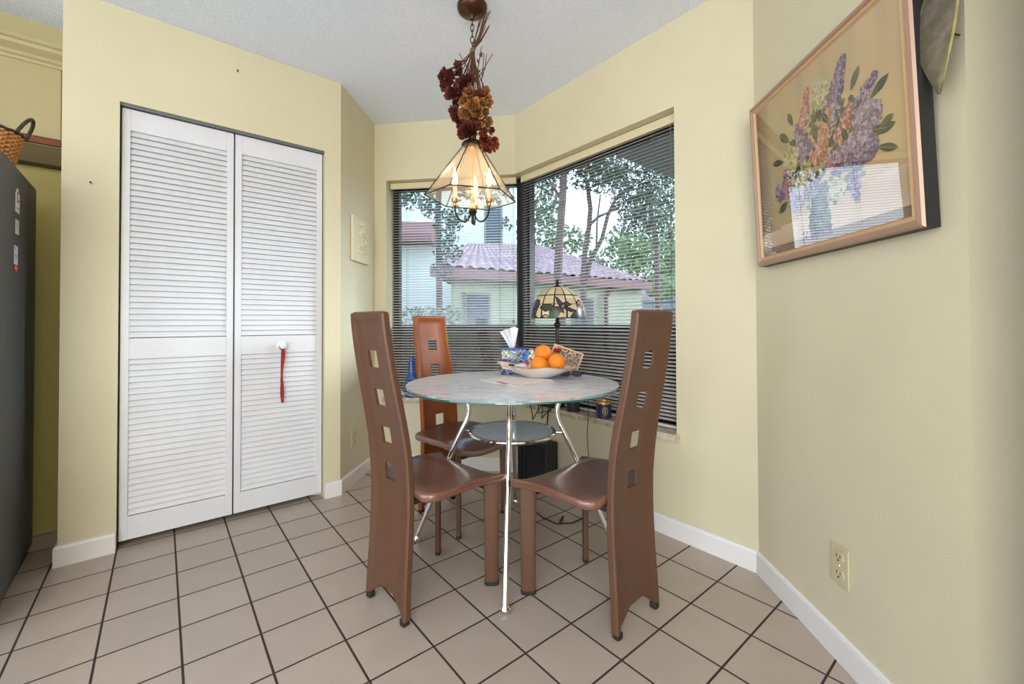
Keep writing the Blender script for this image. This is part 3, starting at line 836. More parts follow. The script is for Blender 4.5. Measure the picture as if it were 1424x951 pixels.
# scalloped platter bowl
bo = Vector((.128, 2.100)); ba = R(-18)
def bw(a, r, z):   # bowl coordinates
    x = r * math.cos(a); y = r * math.sin(a) * .72
    return (bo.x + x * math.cos(ba) - y * math.sin(ba), bo.y + x * math.sin(ba) + y * math.cos(ba), Z0 + .0064 + z)
root = thing('fruit_bowl', (bo.x, bo.y, Z0), 'white scalloped porcelain bowl with gilt wavy rim holding the oranges', 'bowl')
m = MB(); n = 96
def rimmod(a): return 1 + .045 * math.sin(6 * a + .6) + .02 * math.sin(11 * a) + .20 * max(0, math.cos(a - math.pi)) ** 14 + .10 * max(0, math.cos(a)) ** 14
prof_o = [(.060, 0), (.070, .002), (.078, .006), (.110, .018), (.145, .036), (.172, .052)]
prof_i = [(.172, .0545), (.143, .040), (.108, .0215), (.07, .0165), (.03, .015)]
vs = []; fs = []
P_ = prof_o + prof_i
for (r, z) in P_:
    wgt = max(0, (r - .08) / .092)
    for k in range(n):
        a = 2 * math.pi * k / n
        rr = r * (1 + (rimmod(a) - 1) * wgt); zz = z + wgt * (.004 * math.sin(6 * a + 2.1) + .012 * max(0, math.cos(a - math.pi)) ** 6)
        vs.append(bw(a, rr, zz))
for i in range(len(P_) - 1):
    for k in range(n): fs.append((i * n + k, i * n + (k + 1) % n, (i + 1) * n + (k + 1) % n, (i + 1) * n + k))
fs.append(tuple(range(n))[::-1]); fs.append(tuple(range((len(P_) - 1) * n, len(P_) * n)))
m.add(vs, fs); m_porc = M('porcelain', lin(218, 216, 214), rough=.15, coat=.5)
bb = m.build('bowl_body', m_porc, root, smooth=True)
m = MB(); pts = []
for k in range(n + 1):
    a = 2 * math.pi * k / n; pts.append(bw(a, .172 * rimmod(a), .0535 + .004 * math.sin(6 * a + 2.1) + .012 * max(0, math.cos(a - math.pi)) ** 6))
m.tube(pts, .0022, 6, cap=False); m.build('gilt_rim', M('gilt', lin(206, 160, 112), rough=.35, metal=.3), bb, smooth=True)
# oranges
m_or = M('orange_peel', lin(244, 140, 28), rough=.38, noise=.05, nscale=14, bump=.5, bscale=380)
m_nub = M('orange_stem', lin(92, 84, 40), rough=.8)
OR = [((.154, 2.138, .858), .0425, 'orange resting on top of the other two in the bowl', 20, 2.6),
      ((.131, 2.070, .804), .0425, 'left orange of the lower pair in the white bowl', 80, .5),
      ((.2155, 2.072, .8195), .0415, 'lower right orange with a dark stem end facing the room', 128, -1.4)]
for (p, r, lb, tilt, az) in OR:
    root = thing('orange', (p[0], p[1], p[2] - r), lb, 'orange', 'oranges in the bowl')
    rot = Matrix.Rotation(az, 3, 'Z') @ Matrix.Rotation(R(tilt), 3, 'Y')
    m = MB()
    N_, M_ = 32, 20; vs = []; fs = []
    for i in range(M_ + 1):
        th = math.pi * i / M_
        for k in range(N_):
            a = 2 * math.pi * k / N_
            rr = r * (1 - .05 * math.exp(-(th / .22) ** 2)) * (1 + .008 * math.sin(3 * a + 1))
            v = rot @ Vector((rr * math.sin(th) * math.cos(a), rr * math.sin(th) * math.sin(a), rr * math.cos(th) * .96)); vs.append(v + Vector(p))
    for i in range(M_):
        for k in range(N_): fs.append((i * N_ + k, (i + 1) * N_ + k, (i + 1) * N_ + (k + 1) % N_, i * N_ + (k + 1) % N_))
    m.add(vs, fs); m.build('fruit', m_or, root, smooth=True, merge=True)
    m = MB(); c = Vector(p) + rot @ Vector((0, 0, r * .915)); m.ball(c, .0042, 8, 6, sc3=(1, 1, .6)); m.build('stem', m_nub, root, smooth=True)
# sweets and papers in the left of the bowl
def candy(p, ang, c, label, L=.045, rr=.009):
    root = thing('wrapped_candy', p, label, 'candy'); d = Vector((math.cos(ang), math.sin(ang), .15)).normalized()
    p = Vector(p); m = MB(); pts = []; rs = []
    for s, q in ((-1, .012), (-.72, .003), (-.55, .008), (-.3, rr), (0, rr * 1.05), (.3, rr), (.55, .008), (.72, .003), (1, .012)):
        pts.append(p + d * (L * .5 * s) + Vector((0, 0, rr))); rs.append(q)
    m.tube(pts, rs, 10, flat=.8); m.build('wrapper', M('candy_foil', c, rough=.25, coat=.5, noise=.25, nscale=160), root, smooth=True)
candy((.052, 2.078, .768), .4, lin(40, 120, 190), 'bright blue wrapped candy at the front left of the bowl')
candy((.085, 2.065, .772), -.5, lin(58, 140, 215), 'blue candy wrapper against the lower left orange', .05)
candy((.068, 2.125, .797), 1.2, lin(206, 40, 34), 'small red wrapped candy behind the blue wrappers in the bowl', .035, .008)
root = thing('folded_paper', (.01, 2.13, .775), 'crumpled pale pink paper lying over the left rim of the bowl', 'paper')
m = MB(); m.grid(lambda u, v: (-.065 + .13 * u + .012 * v, 2.165 - .075 * v - .02 * u, .799 + .010 * math.sin(u * 7 + v * 3) + .006 * math.sin(5 * v) - .006 * u), 14, 10)
pp = m.build('paper_sheet', M('pink_paper', lin(236, 214, 206), rough=.8), root, smooth=True); pp.modifiers.new('s', 'SOLIDIFY').thickness = .0012
root = thing('pen', (.02, 2.075, .79), 'black and white pen lying across the papers in the bowl', 'pen')
m = MB(); a = Vector((-.015, 2.092, .803)); b_ = Vector((.062, 2.055, .800)); m.tube([a, a.lerp(b_, .35)], .0055, 10); m.build('pen_cap', m_black, root, smooth=True)
m = MB(); m.tube([a.lerp(b_, .35), a.lerp(b_, .95), b_], [.0045, .0045, .001], 10); m.build('pen_barrel', M('pen_white', lin(200, 208, 225), rough=.3), root, smooth=True)
# painted egg ornament with a blue bow
root = thing('painted_egg', (.095, 2.165, .79), 'cream painted egg with green leaves and blue bow, left of the top orange', 'ornament')
def eggcol(i, k):
    a = k / 24 * 6.283; v = i
    if math.sin(3 * a + v * .9) * math.sin(v * .8 + 1) > .62: return lin(60, 110, 70)
    if math.sin(5 * a - v * 1.3) > .93: return lin(190, 50, 50)
    return lin(226, 214, 186)
m = MB(); pr = [(.026 * math.sin(math.pi * i / 14) * (1 + .12 * math.cos(math.pi * i / 14)), -.034 * math.cos(math.pi * i / 14)) for i in range(15)]
m.lathe(pr, (.097, 2.160, .842), 24, colfn=eggcol); m.build('egg_body', M('egg_paint', (1, 1, 1), rough=.25, attr=True, coat=.5), root, smooth=True)
m = MB()
for (dx, dz, rz_) in ((-.008, .014, .5), (.008, .012, -.6), (-.004, -.006, 1.2)):
    m.ball((.074 + dx, 2.135, .848 + dz), .011, 10, 8, sc3=(.55, .4, 1.2), rot=Matrix.Rotation(rz_, 3, 'Y'))
m.tube([(.072, 2.134, .846), (.068, 2.125, .828), (.060, 2.118, .812)], [.004, .006, .003], 8)
m.build('blue_bow', M('blue_ribbon', lin(40, 130, 205), rough=.3), root, smooth=True)
# red flower
root = thing('silk_flower', (.232, 2.190, .80), 'small dark red silk flower peeping out behind the oranges', 'flower')
m = MB()
for k in range(11):
    a = k * 2.4; rr = .004 + .0012 * k; 
    m.ball((.232 + rr * math.cos(a), 2.185 + rr * math.sin(a) * .7, .868 + .003 * math.sin(k)), .009, 8, 6, sc3=(1, .5, .9), rot=Matrix.Rotation(a, 3, 'Z') @ Matrix.Rotation(.5, 3, 'Y'))
m.build('petals', M('red_silk', lin(150, 22, 24), rough=.6), root, smooth=True)
m = MB(); m.tube([(.232, 2.185, .865), (.226, 2.182, .83), (.215, 2.165, .775)], .002, 6); m.build('flower_stem', M('stem_green', lin(40, 50, 30), rough=.7), root)
# framed arabesque print leaning behind the bowl
TLc = Vector((.220, 2.215, .902)); TRc = Vector((.371, 2.215, .847)); BRc = Vector((.327, 2.225, .737)); 
ux = (TRc - TLc); uy = (TRc - BRc); W_l = ux.length; ux.normalize(); nz_ = ux.cross(uy).normalized(); uy = nz_.cross(ux); H_l = .120
O_ = TRc - ux * W_l - uy * H_l
root = thing('framed_print', tuple(O_ + ux * W_l), 'small wooden framed black arabesque tile leaning tilted behind the oranges', 'framed tile')
def fp(u, v, o): return O_ + ux * u + uy * v + nz_ * o
sgn = 1 if nz_.y < 0 else -1
m = MB(); fwid = .007
for (u0, u1, v0, v1) in ((0, W_l, 0, fwid), (0, W_l, H_l - fwid, H_l), (0, fwid, fwid, H_l - fwid), (W_l - fwid, W_l, fwid, H_l - fwid)):
    vs = [fp(u, v, o * sgn) for o in (-.008, .004) for (u, v) in ((u0, v0), (u1, v0), (u1, v1), (u0, v1))]
    m.add(vs, [(0, 1, 2, 3), (4, 7, 6, 5), (0, 4, 5, 1), (1, 5, 6, 2), (2, 6, 7, 3), (3, 7, 4, 0)])
m.build('print_frame', M('pale_wood', lin(222, 178, 134), rough=.5), root)
def arab():
    m = bpy.data.materials.new('arabesque'); m.use_nodes = True; nt = m.node_tree; N = nt.nodes; L = nt.links; b = N['Principled BSDF']; tc = N.new('ShaderNodeTexCoord')
    n = N.new('ShaderNodeTexNoise'); n.inputs['Scale'].default_value = 36; n.inputs['Distortion'].default_value = 2.5; n.inputs['Detail'].default_value = 1.5; L.new(tc.outputs['Object'], n.inputs['Vector'])
    cr = N.new('ShaderNodeValToRGB'); cr.color_ramp.interpolation = 'CONSTANT'; e = cr.color_ramp.elements
    e[0].color = (*lin(214, 184, 152), 1); e[1].position = .40; e[1].color = (*lin(42, 28, 26), 1)
    for p, c in ((.47, lin(216, 188, 158)), (.51, lin(48, 30, 26)), (.60, lin(208, 178, 148))): x = e.new(p); x.color = (*c, 1)
    L.new(n.outputs[0], cr.inputs[0]); L.new(cr.outputs[0], b.inputs['Base Color']); b.inputs['Roughness'].default_value = .4
    return m
m = MB(); vs = [fp(u, v, o * sgn) for o in (-.006, 0) for (u, v) in ((fwid, fwid), (W_l - fwid, fwid), (W_l - fwid, H_l - fwid), (fwid, H_l - fwid))]
m.add(vs, [(0, 1, 2, 3), (4, 7, 6, 5), (0, 4, 5, 1), (1, 5, 6, 2), (2, 6, 7, 3), (3, 7, 4, 0)]); m.build('print_panel', arab(), root)
# spectacles
root = thing('sunglasses', (.285, 2.10, Z0), 'folded dark sunglasses on the glass tabletop right of the bowl', 'sunglasses')
m_lens = M('dark_lens', lin(58, 66, 76), rough=.05, coat=1)
for dx in (-.030, .030):
    m = MB(); N_ = 20; vs = []
    for o in (0, .0022):
        for k in range(N_):
            a = 2 * math.pi * k / N_; ee = lambda c_: math.copysign(abs(c_) ** .7, c_)
            x = dx + .026 * ee(math.cos(a)); z = .022 + .019 * ee(math.sin(a)); vs.append((.292 + x * .93 - z * .1, 2.112 - x * .2 + o - z * .5 + .012, Z0 + .0015 + z * .85))
    m.add(vs, [tuple(range(N_)), tuple(range(N_, 2 * N_))[::-1]] + [(k, k + N_, (k + 1) % N_ + N_, (k + 1) % N_) for k in range(N_)]); m.build('lens', m_lens, root)
m = MB(); m.tube([(.286, 2.116, Z0 + .026), (.292, 2.112, Z0 + .029), (.298, 2.112, Z0 + .026)], .0018, 6); m.build('bridge', m_black, root)
for (x0, y0, x1, y1) in ((.235, 2.125, .335, 2.150), (.345, 2.100, .25, 2.140)):
    m = MB(); m.tube([(x0, y0, Z0 + .02), (x1, y1, Z0 + .010), (x1 + (x1 - x0) * .12, y1, Z0 + .003)], .0022, 6); m.build('temple', m_black, root)
# place mats / papers
root = thing('paper_stack', (.02, 2.02, Z0), 'flat stack of white papers with a pink edge lying before the bowl', 'paper')
q4 = [(-.150, 2.040), (.030, 2.0 + .262), (.196, 1.998), (.023, 1.822)]
q4 = [(-.152, 2.030), (.018, 2.225), (.196, 2.000), (.026, 1.812)]
m = MB(); m.prism(q4, Z0, Z0 + .003); m.build('paper_sheet', M('paper_white', lin(224, 216, 212), rough=.6), root)
q5 = [(-.140, 2.020), (.012, 2.195), (.188, 1.990), (.028, 1.826)]
m = MB(); m.prism([(-.075, 1.945), (-.060, 1.955), (-.015, 1.885), (-.030, 1.872)][::1], Z0 + .0031, Z0 + .0038); m.build('pink_page', M('paper_pink', lin(206, 96, 120), rough=.6), root)
m = MB(); m.prism([(-.118, 2.040), (.022, 2.205), (.186, 1.998), (.034, 1.836)], Z0 + .0040, Z0 + .0062); m.build('paper_sheet', M('paper_cream', lin(232, 222, 216), rough=.6), root)

# ------------------------------------------------------------------ stained glass lamp
lp = Vector((.248, 2.335)); lz = Z0
root = thing('table_lamp', (lp.x, lp.y, lz), 'stained glass dome lamp with flowers and leaves on a black stem behind the oranges', 'lamp')
m = MB(); m.lathe([(0, 0), (.068, 0), (.070, .006), (.060, .012), (.040, .018), (.022, .030), (.014, .045), (.010, .07), (.013, .10), (.010, .13), (.009, .19), (.013, .215), (.010, .235), (.012, .248), (.021, .258), (.021, .262), (.010, .275), (.009, .30), (0, .302)], (lp.x, lp.y, lz), 28)
m.build('stem', m_black, root, smooth=True)
SHB = 1.034; SHT = 1.206; SR = .153
def shade_r(v):   # v 0 bottom .. 1 top
    return SR * math.sqrt(max(0, 1 - (v * .985) ** 2.15)) if v > .0 else SR
CR = lin(242, 228, 194); CR2 = lin(234, 212, 170); LEAD = lin(40, 34, 30); GRN = lin(62, 82, 50); PUR = lin(76, 66, 88); PINK = lin(214, 140, 120)
def inpoly(x, y, P):
    c = False; n = len(P); j = n - 1
    for i in range(n):
        if (P[i][1] > y) != (P[j][1] > y) and x < (P[j][0] - P[i][0]) * (y - P[i][1]) / (P[j][1] - P[i][1] + 1e-9) + P[i][0]: c = not c
        j = i
    return c
def dpoly(x, y, P):
    best = 9; n = len(P)
    for i in range(n):
        ax_, ay = P[i]; bx_2, by = P[(i + 1) % n]; dx, dy = bx_2 - ax_, by - ay
        t = max(0, min(1, ((x - ax_) * dx + (y - ay) * dy) / (dx * dx + dy * dy + 1e-9))); best = min(best, math.hypot(x - ax_ - t * dx, y - ay - t * dy))
    return best
# motif shapes in (angle-scaled x in -1..1 across a repeat, y 0..1 up the shade)
MOT = [([(-.98, .0), (-1.0, .22), (-.96, .48), (-.82, .58), (-.62, .55), (-.58, .40), (-.66, .20), (-.72, .0)], PUR),
       ([(-.72, .30), (-.62, .38), (-.80, .26), (-.86, .20)], lin(200, 40, 50)),
       ([(-.55, .32), (-.42, .42), (-.2, .42), (-.02, .36), (-.14, .24), (-.34, .20)], GRN),
       ([(-.20, .0), (-.16, .20), (.0, .32), (.12, .34), (.22, .2), (.1, .0)], GRN),
       ([(.02, .64), (.14, .58), (.30, .44), (.24, .34), (.12, .42)], PUR), ([(.30, .44), (.46, .48), (.60, .40), (.42, .34), (.30, .36)], PUR),
       ([(.30, .38), (.5, .30), (.74, .22), (.56, .18), (.36, .26)], PUR), ([(.18, .36), (.3, .3), (.32, .16), (.2, .18), (.12, .26)], PUR),
       ([(.24, .38), (.34, .42), (.38, .34), (.3, .28), (.22, .32)], lin(180, 140, 150)),
       ([(.52, .0), (.62, .14), (.74, .24), (.84, .18), (.76, .0)], GRN), ([(.76, .0), (.84, .18), (.96, .22), (.98, .0)], GRN),
       ([(.78, .3), (.82, .5), (.92, .56), (.98, .4), (.92, .24)], PINK), ([(.80, .36), (.86, .30), (.92, .36), (.86, .42)], lin(190, 60, 60)),
       ([(-.96, .0), (-.9, .12), (-.72, .12), (-.60, .0)], GRN), ([(-.5, .02), (-.34, .1), (-.22, .08), (-.26, .0)], lin(206, 190, 90))]
def shadecol(u, v):
    a = (u * 2 * math.pi)
    # repeat of ~ 140 degrees facing the room, then mirrored around
    rep = math.pi * .98
    x = ((a + math.pi / 2 + rep / 2 + .08) % rep) / rep * 2 - 1
    x = math.sin(x * math.pi / 2) if True else x
    y = v
    for (P, c) in MOT[::-1]:
        if inpoly(x, y, P): return LEAD if dpoly(x, y, P) < .018 else c
        if dpoly(x, y, P) < .014: return LEAD
    seg = (a * 14 / (2 * math.pi)) % 1
    if min(seg, 1 - seg) < .045: return LEAD
    for h in (.42, .70): 
        if abs(v - h) < .011: return LEAD
    if v < .02 or v > .965: return LEAD
    k = int(a * 14 / (2 * math.pi)) * 7 + int(v * 3.3) * 3
    f = .90 + .10 * math.sin(k * 1.7)
    return tuple(c * f for c in (CR if k % 2 else CR2))
m = MB()
def shp(u, v, inn=0):
    a = u * 2 * math.pi; r = max(.012, shade_r(v) - inn)
    return (lp.x + r * math.cos(a), lp.y + r * math.sin(a), SHB + (SHT - SHB) * v - inn)
m.grid(lambda u, v: shp(u, v), 224, 60, colfn=shadecol)
def glass_shade():
    mm = bpy.data.materials.new('stained_glass'); mm.use_nodes = True; nt = mm.node_tree; b = nt.nodes['Principled BSDF']
    a = nt.nodes.new('ShaderNodeAttribute'); a.attribute_name = 'Col'; nt.links.new(a.outputs['Color'], b.inputs['Base Color']); b.inputs['Roughness'].default_value = .25
    tr = nt.nodes.new('ShaderNodeBsdfTranslucent'); nt.links.new(a.outputs['Color'], tr.inputs[0])
    mx = nt.nodes.new('ShaderNodeMixShader'); mx.inputs[0].default_value = .4
    nt.links.new(b.outputs[0], mx.inputs[1]); nt.links.new(tr.outputs[0], mx.inputs[2]); nt.links.new(mx.outputs[0], nt.nodes['Material Output'].inputs[0]); return mm
sh = m.build('lamp_shade', glass_shade(), root, smooth=True, merge=True)
m = MB(); m.lathe([(0, .006), (.024, .002), (.026, -.002), (.022, .010), (.010, .016), (.007, .022), (.011, .028), (.008, .036), (.003, .048), (0, .052)], (lp.x, lp.y, SHT - .008), 20); m.build('finial', m_black, root, smooth=True)
m = MB(); pts = [(lp.x + .06, lp.y + .01, lz + .006), (.345, 2.350, lz + .004), (.390, 2.322, lz + .003), (.409, 2.312, lz - .002), (.412, 2.310, .66), (.409, 2.312, .5), (.403, 2.316, .40), (.410, 2.318, .30), (.412, 2.32, .12), (.43, 2.33, .006), (.40, 2.36, .004)]
m.tube(pts, .0022, 8); m.build('power_cord', m_black, root, smooth=True)

# ------------------------------------------------------------------ things on the sill and under the window
# blue glass bottle on sill 1
p = W1L + dW1 * .185 + n1 * .012
root = thing('glass_bottle', (p.x, p.y, SZ), 'cobalt blue glass bottle on the marble sill behind the tan chair', 'bottle')
m_cob = M('cobalt_glass', lin(44, 84, 150), rough=.1, coat=.6, bump=.4, bscale=90)
m = MB(); m.lathe([(0, 0), (.040, 0), (.046, .010), (.048, .05), (.047, .11), (.042, .135), (.028, .155), (.021, .180), (.020, .235), (.024, .240), (.024, .250), (.018, .252), (0, .252)], (p.x, p.y, SZ), 28)
m.build('bottle_body', m_cob, root, smooth=True)
m = MB(); m.lathe([(0, 0), (.016, 0), (.018, .015), (.012, .03), (0, .034)], (p.x, p.y, SZ + .2525), 16); m.build('stopper', m_cob, root, smooth=True)
# candles on sill 2
def q2(t, o): return C + dW2 * t + n2 * o
t_ = (V2(.505, 2.36) - C).dot(dW2)
p = q2(t_, .016)
m_navy = M('navy_glass', lin(34, 44, 84), rough=.2, coat=.5); m_gold = M('gold', lin(206, 170, 100), rough=.3, metal=.6)
root = thing('candle_jar', (p.x, p.y, SZ), 'navy blue candle jar with gold rim and round gold emblem on the marble sill', 'candle')
m = MB(); m.lathe([(0, 0), (.038, 0), (.042, .004), (.043, .082), (.040, .082), (.039, .062), (0, .062)], (p.x, p.y, SZ), 28); jb = m.build('jar', m_navy, root, smooth=True)
m = MB(); m.lathe([(.0435, .078), (.0445, .079), (.0445, .090), (.041, .091), (.0395, .079)], (p.x, p.y, SZ), 28); m.build('gold_rim', m_gold, jb, smooth=True)
vd = (Vector((0, 0)) - p).normalized(); vt = Vector((-vd.y, vd.x)); vd = (vd - vt * -.15).normalized(); vt = Vector((-vd.y, vd.x))
m = MB()
for k in range(14):
    a = 2 * math.pi * k / 14
    def onj(al, zz):
        ang = al / .0435; d_ = vd * math.cos(ang) + vt * math.sin(ang); return (p.x + d_.x * .0436, p.y + d_.y * .0436, zz)
    m.ball(onj(.013 * math.cos(a), SZ + .042 + .019 * math.sin(a)), .0038, 6, 5, sc3=(1, 1, 1))
m.ball(onj(0, SZ + .042), .010, 10, 8, sc3=(.5, .5, 1.3)); m.build('gold_emblem', m_gold, jb, smooth=True)
p = q2((V2(.350, 2.53) - C).dot(dW2), .018)
root = thing('dark_cup', (p.x, p.y, SZ), 'dark grey round candle cup on the sill left of the navy jar', 'candle cup')
m = MB(); m.lathe([(0, 0), (.036, 0), (.038, .003), (.039, .075), (.036, .075), (.035, .05), (0, .05)], (p.x, p.y, SZ), 24); m.build('cup_body', M('charcoal_glass', lin(60, 56, 60), rough=.3), root, smooth=True)
m = MB(); m.lathe([(0, .051), (.034, .051), (.034, .053), (0, .056)], (p.x, p.y, SZ), 24); m.build('wax', M('wax', lin(190, 180, 160), rough=.6), root)
# black device with tangled cables
tdev = (V2(.19, 2.70) - C).dot(dW2)
p = q2(tdev, .02)
root = thing('network_box', (p.x, p.y, SZ), 'flat black electronic box with tangled cables on the sill under the lamp', 'electronic box')
m = MB(); pts = [q2(tdev - .12, -.035), q2(tdev + .13, -.035), q2(tdev + .13, .055), q2(tdev - .10, .055)]
m.prism(pts, SZ + .002, SZ + .062); m.build('box_body', m_black, root, bevel=.004)
for i, (t0_, t1_, dz, rr) in enumerate(((-.09, .02, .09, .003), (.02, .10, .07, .003), (-.02, .115, .045, .003))):
    m = MB(); pts = []
    for k in range(17):
        s = k / 16; t = tdev + t0_ + (t1_ - t0_) * s + .012 * math.sin(7 * s + i)
        c = q2(t, -.040 - .02 * math.sin(math.pi * s) - .006 * i * s)
        pts.append((c.x, c.y, SZ + .012 - dz * math.sin(math.pi * s) ** .8 + .01 * math.sin(9 * s + i)))
    m.tube(pts, rr, 7); m.build('cable', m_black, root, smooth=True)
m = MB(); c = q2(tdev + .095, -.050)
m.tube([(c.x, c.y, SZ + .01), (c.x - .006, c.y - .004, SZ - .05), (c.x - .010, c.y - .006, SZ - .10), (c.x - .004, c.y - .008, SZ - .135)], [.006, .009, .008, .005], 8, flat=.5); m.build('strap', m_black, root, smooth=True)
# black box standing on the floor against the window wall
tb0 = (V2(.141, 2.778) - C).dot(dW2) - .035; tb1 = (V2(.283, 2.604) - C).dot(dW2) + .008
m_case = M('black_case', lin(34, 35, 36), rough=.6, bump=.25, bscale=260)
c_ = q2((tb0 + tb1) / 2, -.07)
root = thing('black_case', (c_.x, c_.y, 0), 'black upright case standing on the floor under the window behind the table legs', 'case')
m = MB(); m.prism([q2(tb0 + .0, -.115), q2(tb1, -.115), q2(tb1, -.018), q2(tb0 + .0, -.018)], .006, .290); bd = m.build('case_body', m_case, root, bevel=.006)
m = MB(); m.prism([q2(tb0 + .02, -.118), q2(tb1 - .02, -.118), q2(tb1 - .02, -.1152), q2(tb0 + .02, -.1152)], .025, .27); m.build('front_cloth', M('grille_cloth', lin(28, 28, 30), rough=.9), bd)
for tt in (tb0 + .015, tb1 - .015):
    for oo in (-.1, -.035):
        pass
for tt in (tb0 + .02, tb1 - .02):
    for oo in (-.1, -.035): m = MB(); c = q2(tt, oo); m.lathe([(0, 0), (.008, 0), (.009, .006), (0, .0062)], (c.x, c.y, 0), 10); m.build('rubber_foot', m_rubber, root)
for i, tt in enumerate((tb0 + .035, tb0 + .075)):
    m = MB(); pts = []
    for k in range(13):
        s = k / 12; c = q2(tt + .010 * math.sin(4 * s + i) + .02 * s, -.1235 - .004 * math.sin(3 * s)); pts.append((c.x, c.y, .296 - .288 * s))
    c = q2(tt, -.06); pts = [(c.x, c.y, .2935)] + pts
    m.tube(pts, .004, 7); m.build('cable', m_black, root, smooth=True)
# cable on the floor between the legs
root = thing('floor_cable', (.2, 2.12, .003), 'thin black cable curling over the floor tiles beneath the table', 'cable')
m = MB(); m.tube([(.06, 2.62, .004), (.05, 2.48, .004), (.10, 2.33, .004), (.155, 2.22, .004), (.22, 2.15, .004), (.30, 2.16, .004), (.37, 2.22, .004), (.42, 2.33, .004)], .003, 7); m.build('cable_line', m_black, root, smooth=True)
m = MB(); m.tube([(.235, 2.150, .006), (.250, 2.19, .007), (.262, 2.225, .007)], [.004, .007, .005], 8); m.build('cable_plug', m_black, root, smooth=True)

# ------------------------------------------------------------------ chandelier with dried roses
hc = Vector((-.175, 1.914))
lampz = lambda z: (hc.x, hc.y, z)
root = thing('chandelier', (hc.x, hc.y, H), 'dark brass ceiling light with six-sided clear glass shade and three candle bulbs above the table', 'chandelier')
m_bz = M('bronze', lin(78, 48, 32), rough=.3, metal=.6); m_dbz = M('dark_bronze', lin(46, 40, 36), rough=.35, metal=.7); m_brass = M('brass', lin(196, 150, 98), rough=.3, metal=.7)
m = MB(); m.lathe([(0, -.062), (.008, -.060), (.012, -.048), (.020, -.040), (.048, -.034), (.064, -.022), (.068, -.008), (.068, 0), (0, 0)], lampz(H), 32); m.build('ceiling_canopy', m_bz, root, smooth=True)
m = MB(); z = H - .058; i = 0
while z > 1.86:
    pts = []
    for k in range(17):
        a = 2 * math.pi * k / 16; x = .0075 * math.cos(a); zz = .017 * math.sin(a)
        pts.append((hc.x + (x if i % 2 else 0), hc.y + (0 if i % 2 else x), z - .012 + zz))
    m.tube(pts, .0021, 6, cap=False); z -= .0275; i += 1
m.build('chain', m_dbz, root, smooth=True)
ST = 1.806; SB = 1.569; RT = .040; RB = .205; ROT = R(11)
tiltm = Matrix.Rotation(R(2.0), 3, Vector((.3, 1, 0)))
def hx(k, r, z):
    a = ROT + k * math.pi / 3; v = tiltm @ Vector((r * math.cos(a), r * math.sin(a), z - ST)); return Vector((hc.x, hc.y, ST)) + v
m = MB(); m.lathe([(0, 0), (.030, -.004), (.046, -.014), (.050, -.024), (.046, -.028), (0, -.028)], lampz(ST + .026), 24); m.lathe([(0, 0), (.014, 0), (.018, .02), (.010, .035), (.006, .05), (0, .05)], lampz(ST + .020), 16)
m.build('shade_cap', m_dbz, root, smooth=True)
m_pan = clear_glass('bevelled_glass', (.97, .93, .86), refl=1, haze=.09, hazecol=(.90, .82, .72))
shr = None
for k in range(6):
    m = MB(); vs = [hx(k, RT, ST), hx(k + 1, RT, ST), hx(k + 1, RB, SB), hx(k, RB, SB)]
    nn = (vs[1] - vs[0]).cross(vs[2] - vs[0]).normalized() * .003
    vv = vs + [v + nn for v in vs]
    m.add(vv, [(0, 1, 2, 3), (7, 6, 5, 4), (0, 4, 5, 1), (1, 5, 6, 2), (2, 6, 7, 3), (3, 7, 4, 0)]); m.build('glass_pane', m_pan, root)
m = MB()
for k in range(6):
    m.tube([hx(k, RT, ST), hx(k, RB, SB)], .0024, 6); m.tube([hx(k, RT, ST), hx(k + 1, RT, ST)], .003, 6); m.tube([hx(k, RB, SB), hx(k + 1, RB, SB)], .0027, 6)
m.build('shade_frame', m_dbz, root)
m = MB(); m.lathe([(0, 1.80), (.026, 1.80), (.028, 1.79), (.022, 1.775), (.012, 1.765), (.007, 1.75), (.005, 1.74), (.005, 1.57), (.009, 1.56), (.005, 1.545), (.012, 1.53), (.016, 1.520), (0, 1.518)], lampz(0), 16); m.build('centre_column', m_brass, root, smooth=True)
m = MB(); m.lathe([(0, 1.518), (.014, 1.518), (.020, 1.51), (.016, 1.50), (.007, 1.492), (.006, 1.47), (.008, 1.465), (.005, 1.455), (0, 1.45)], lampz(0), 16); m.build('bottom_finial', m_dbz, root, smooth=True)
m_cup = m_brass; m_sleeve = M('candle_sleeve', lin(236, 222, 196), rough=.5)
m_bulb = M('bulb_glow', (1, .8, .5), rough=.2, emit=(1.0, .74, .45), estr=12)
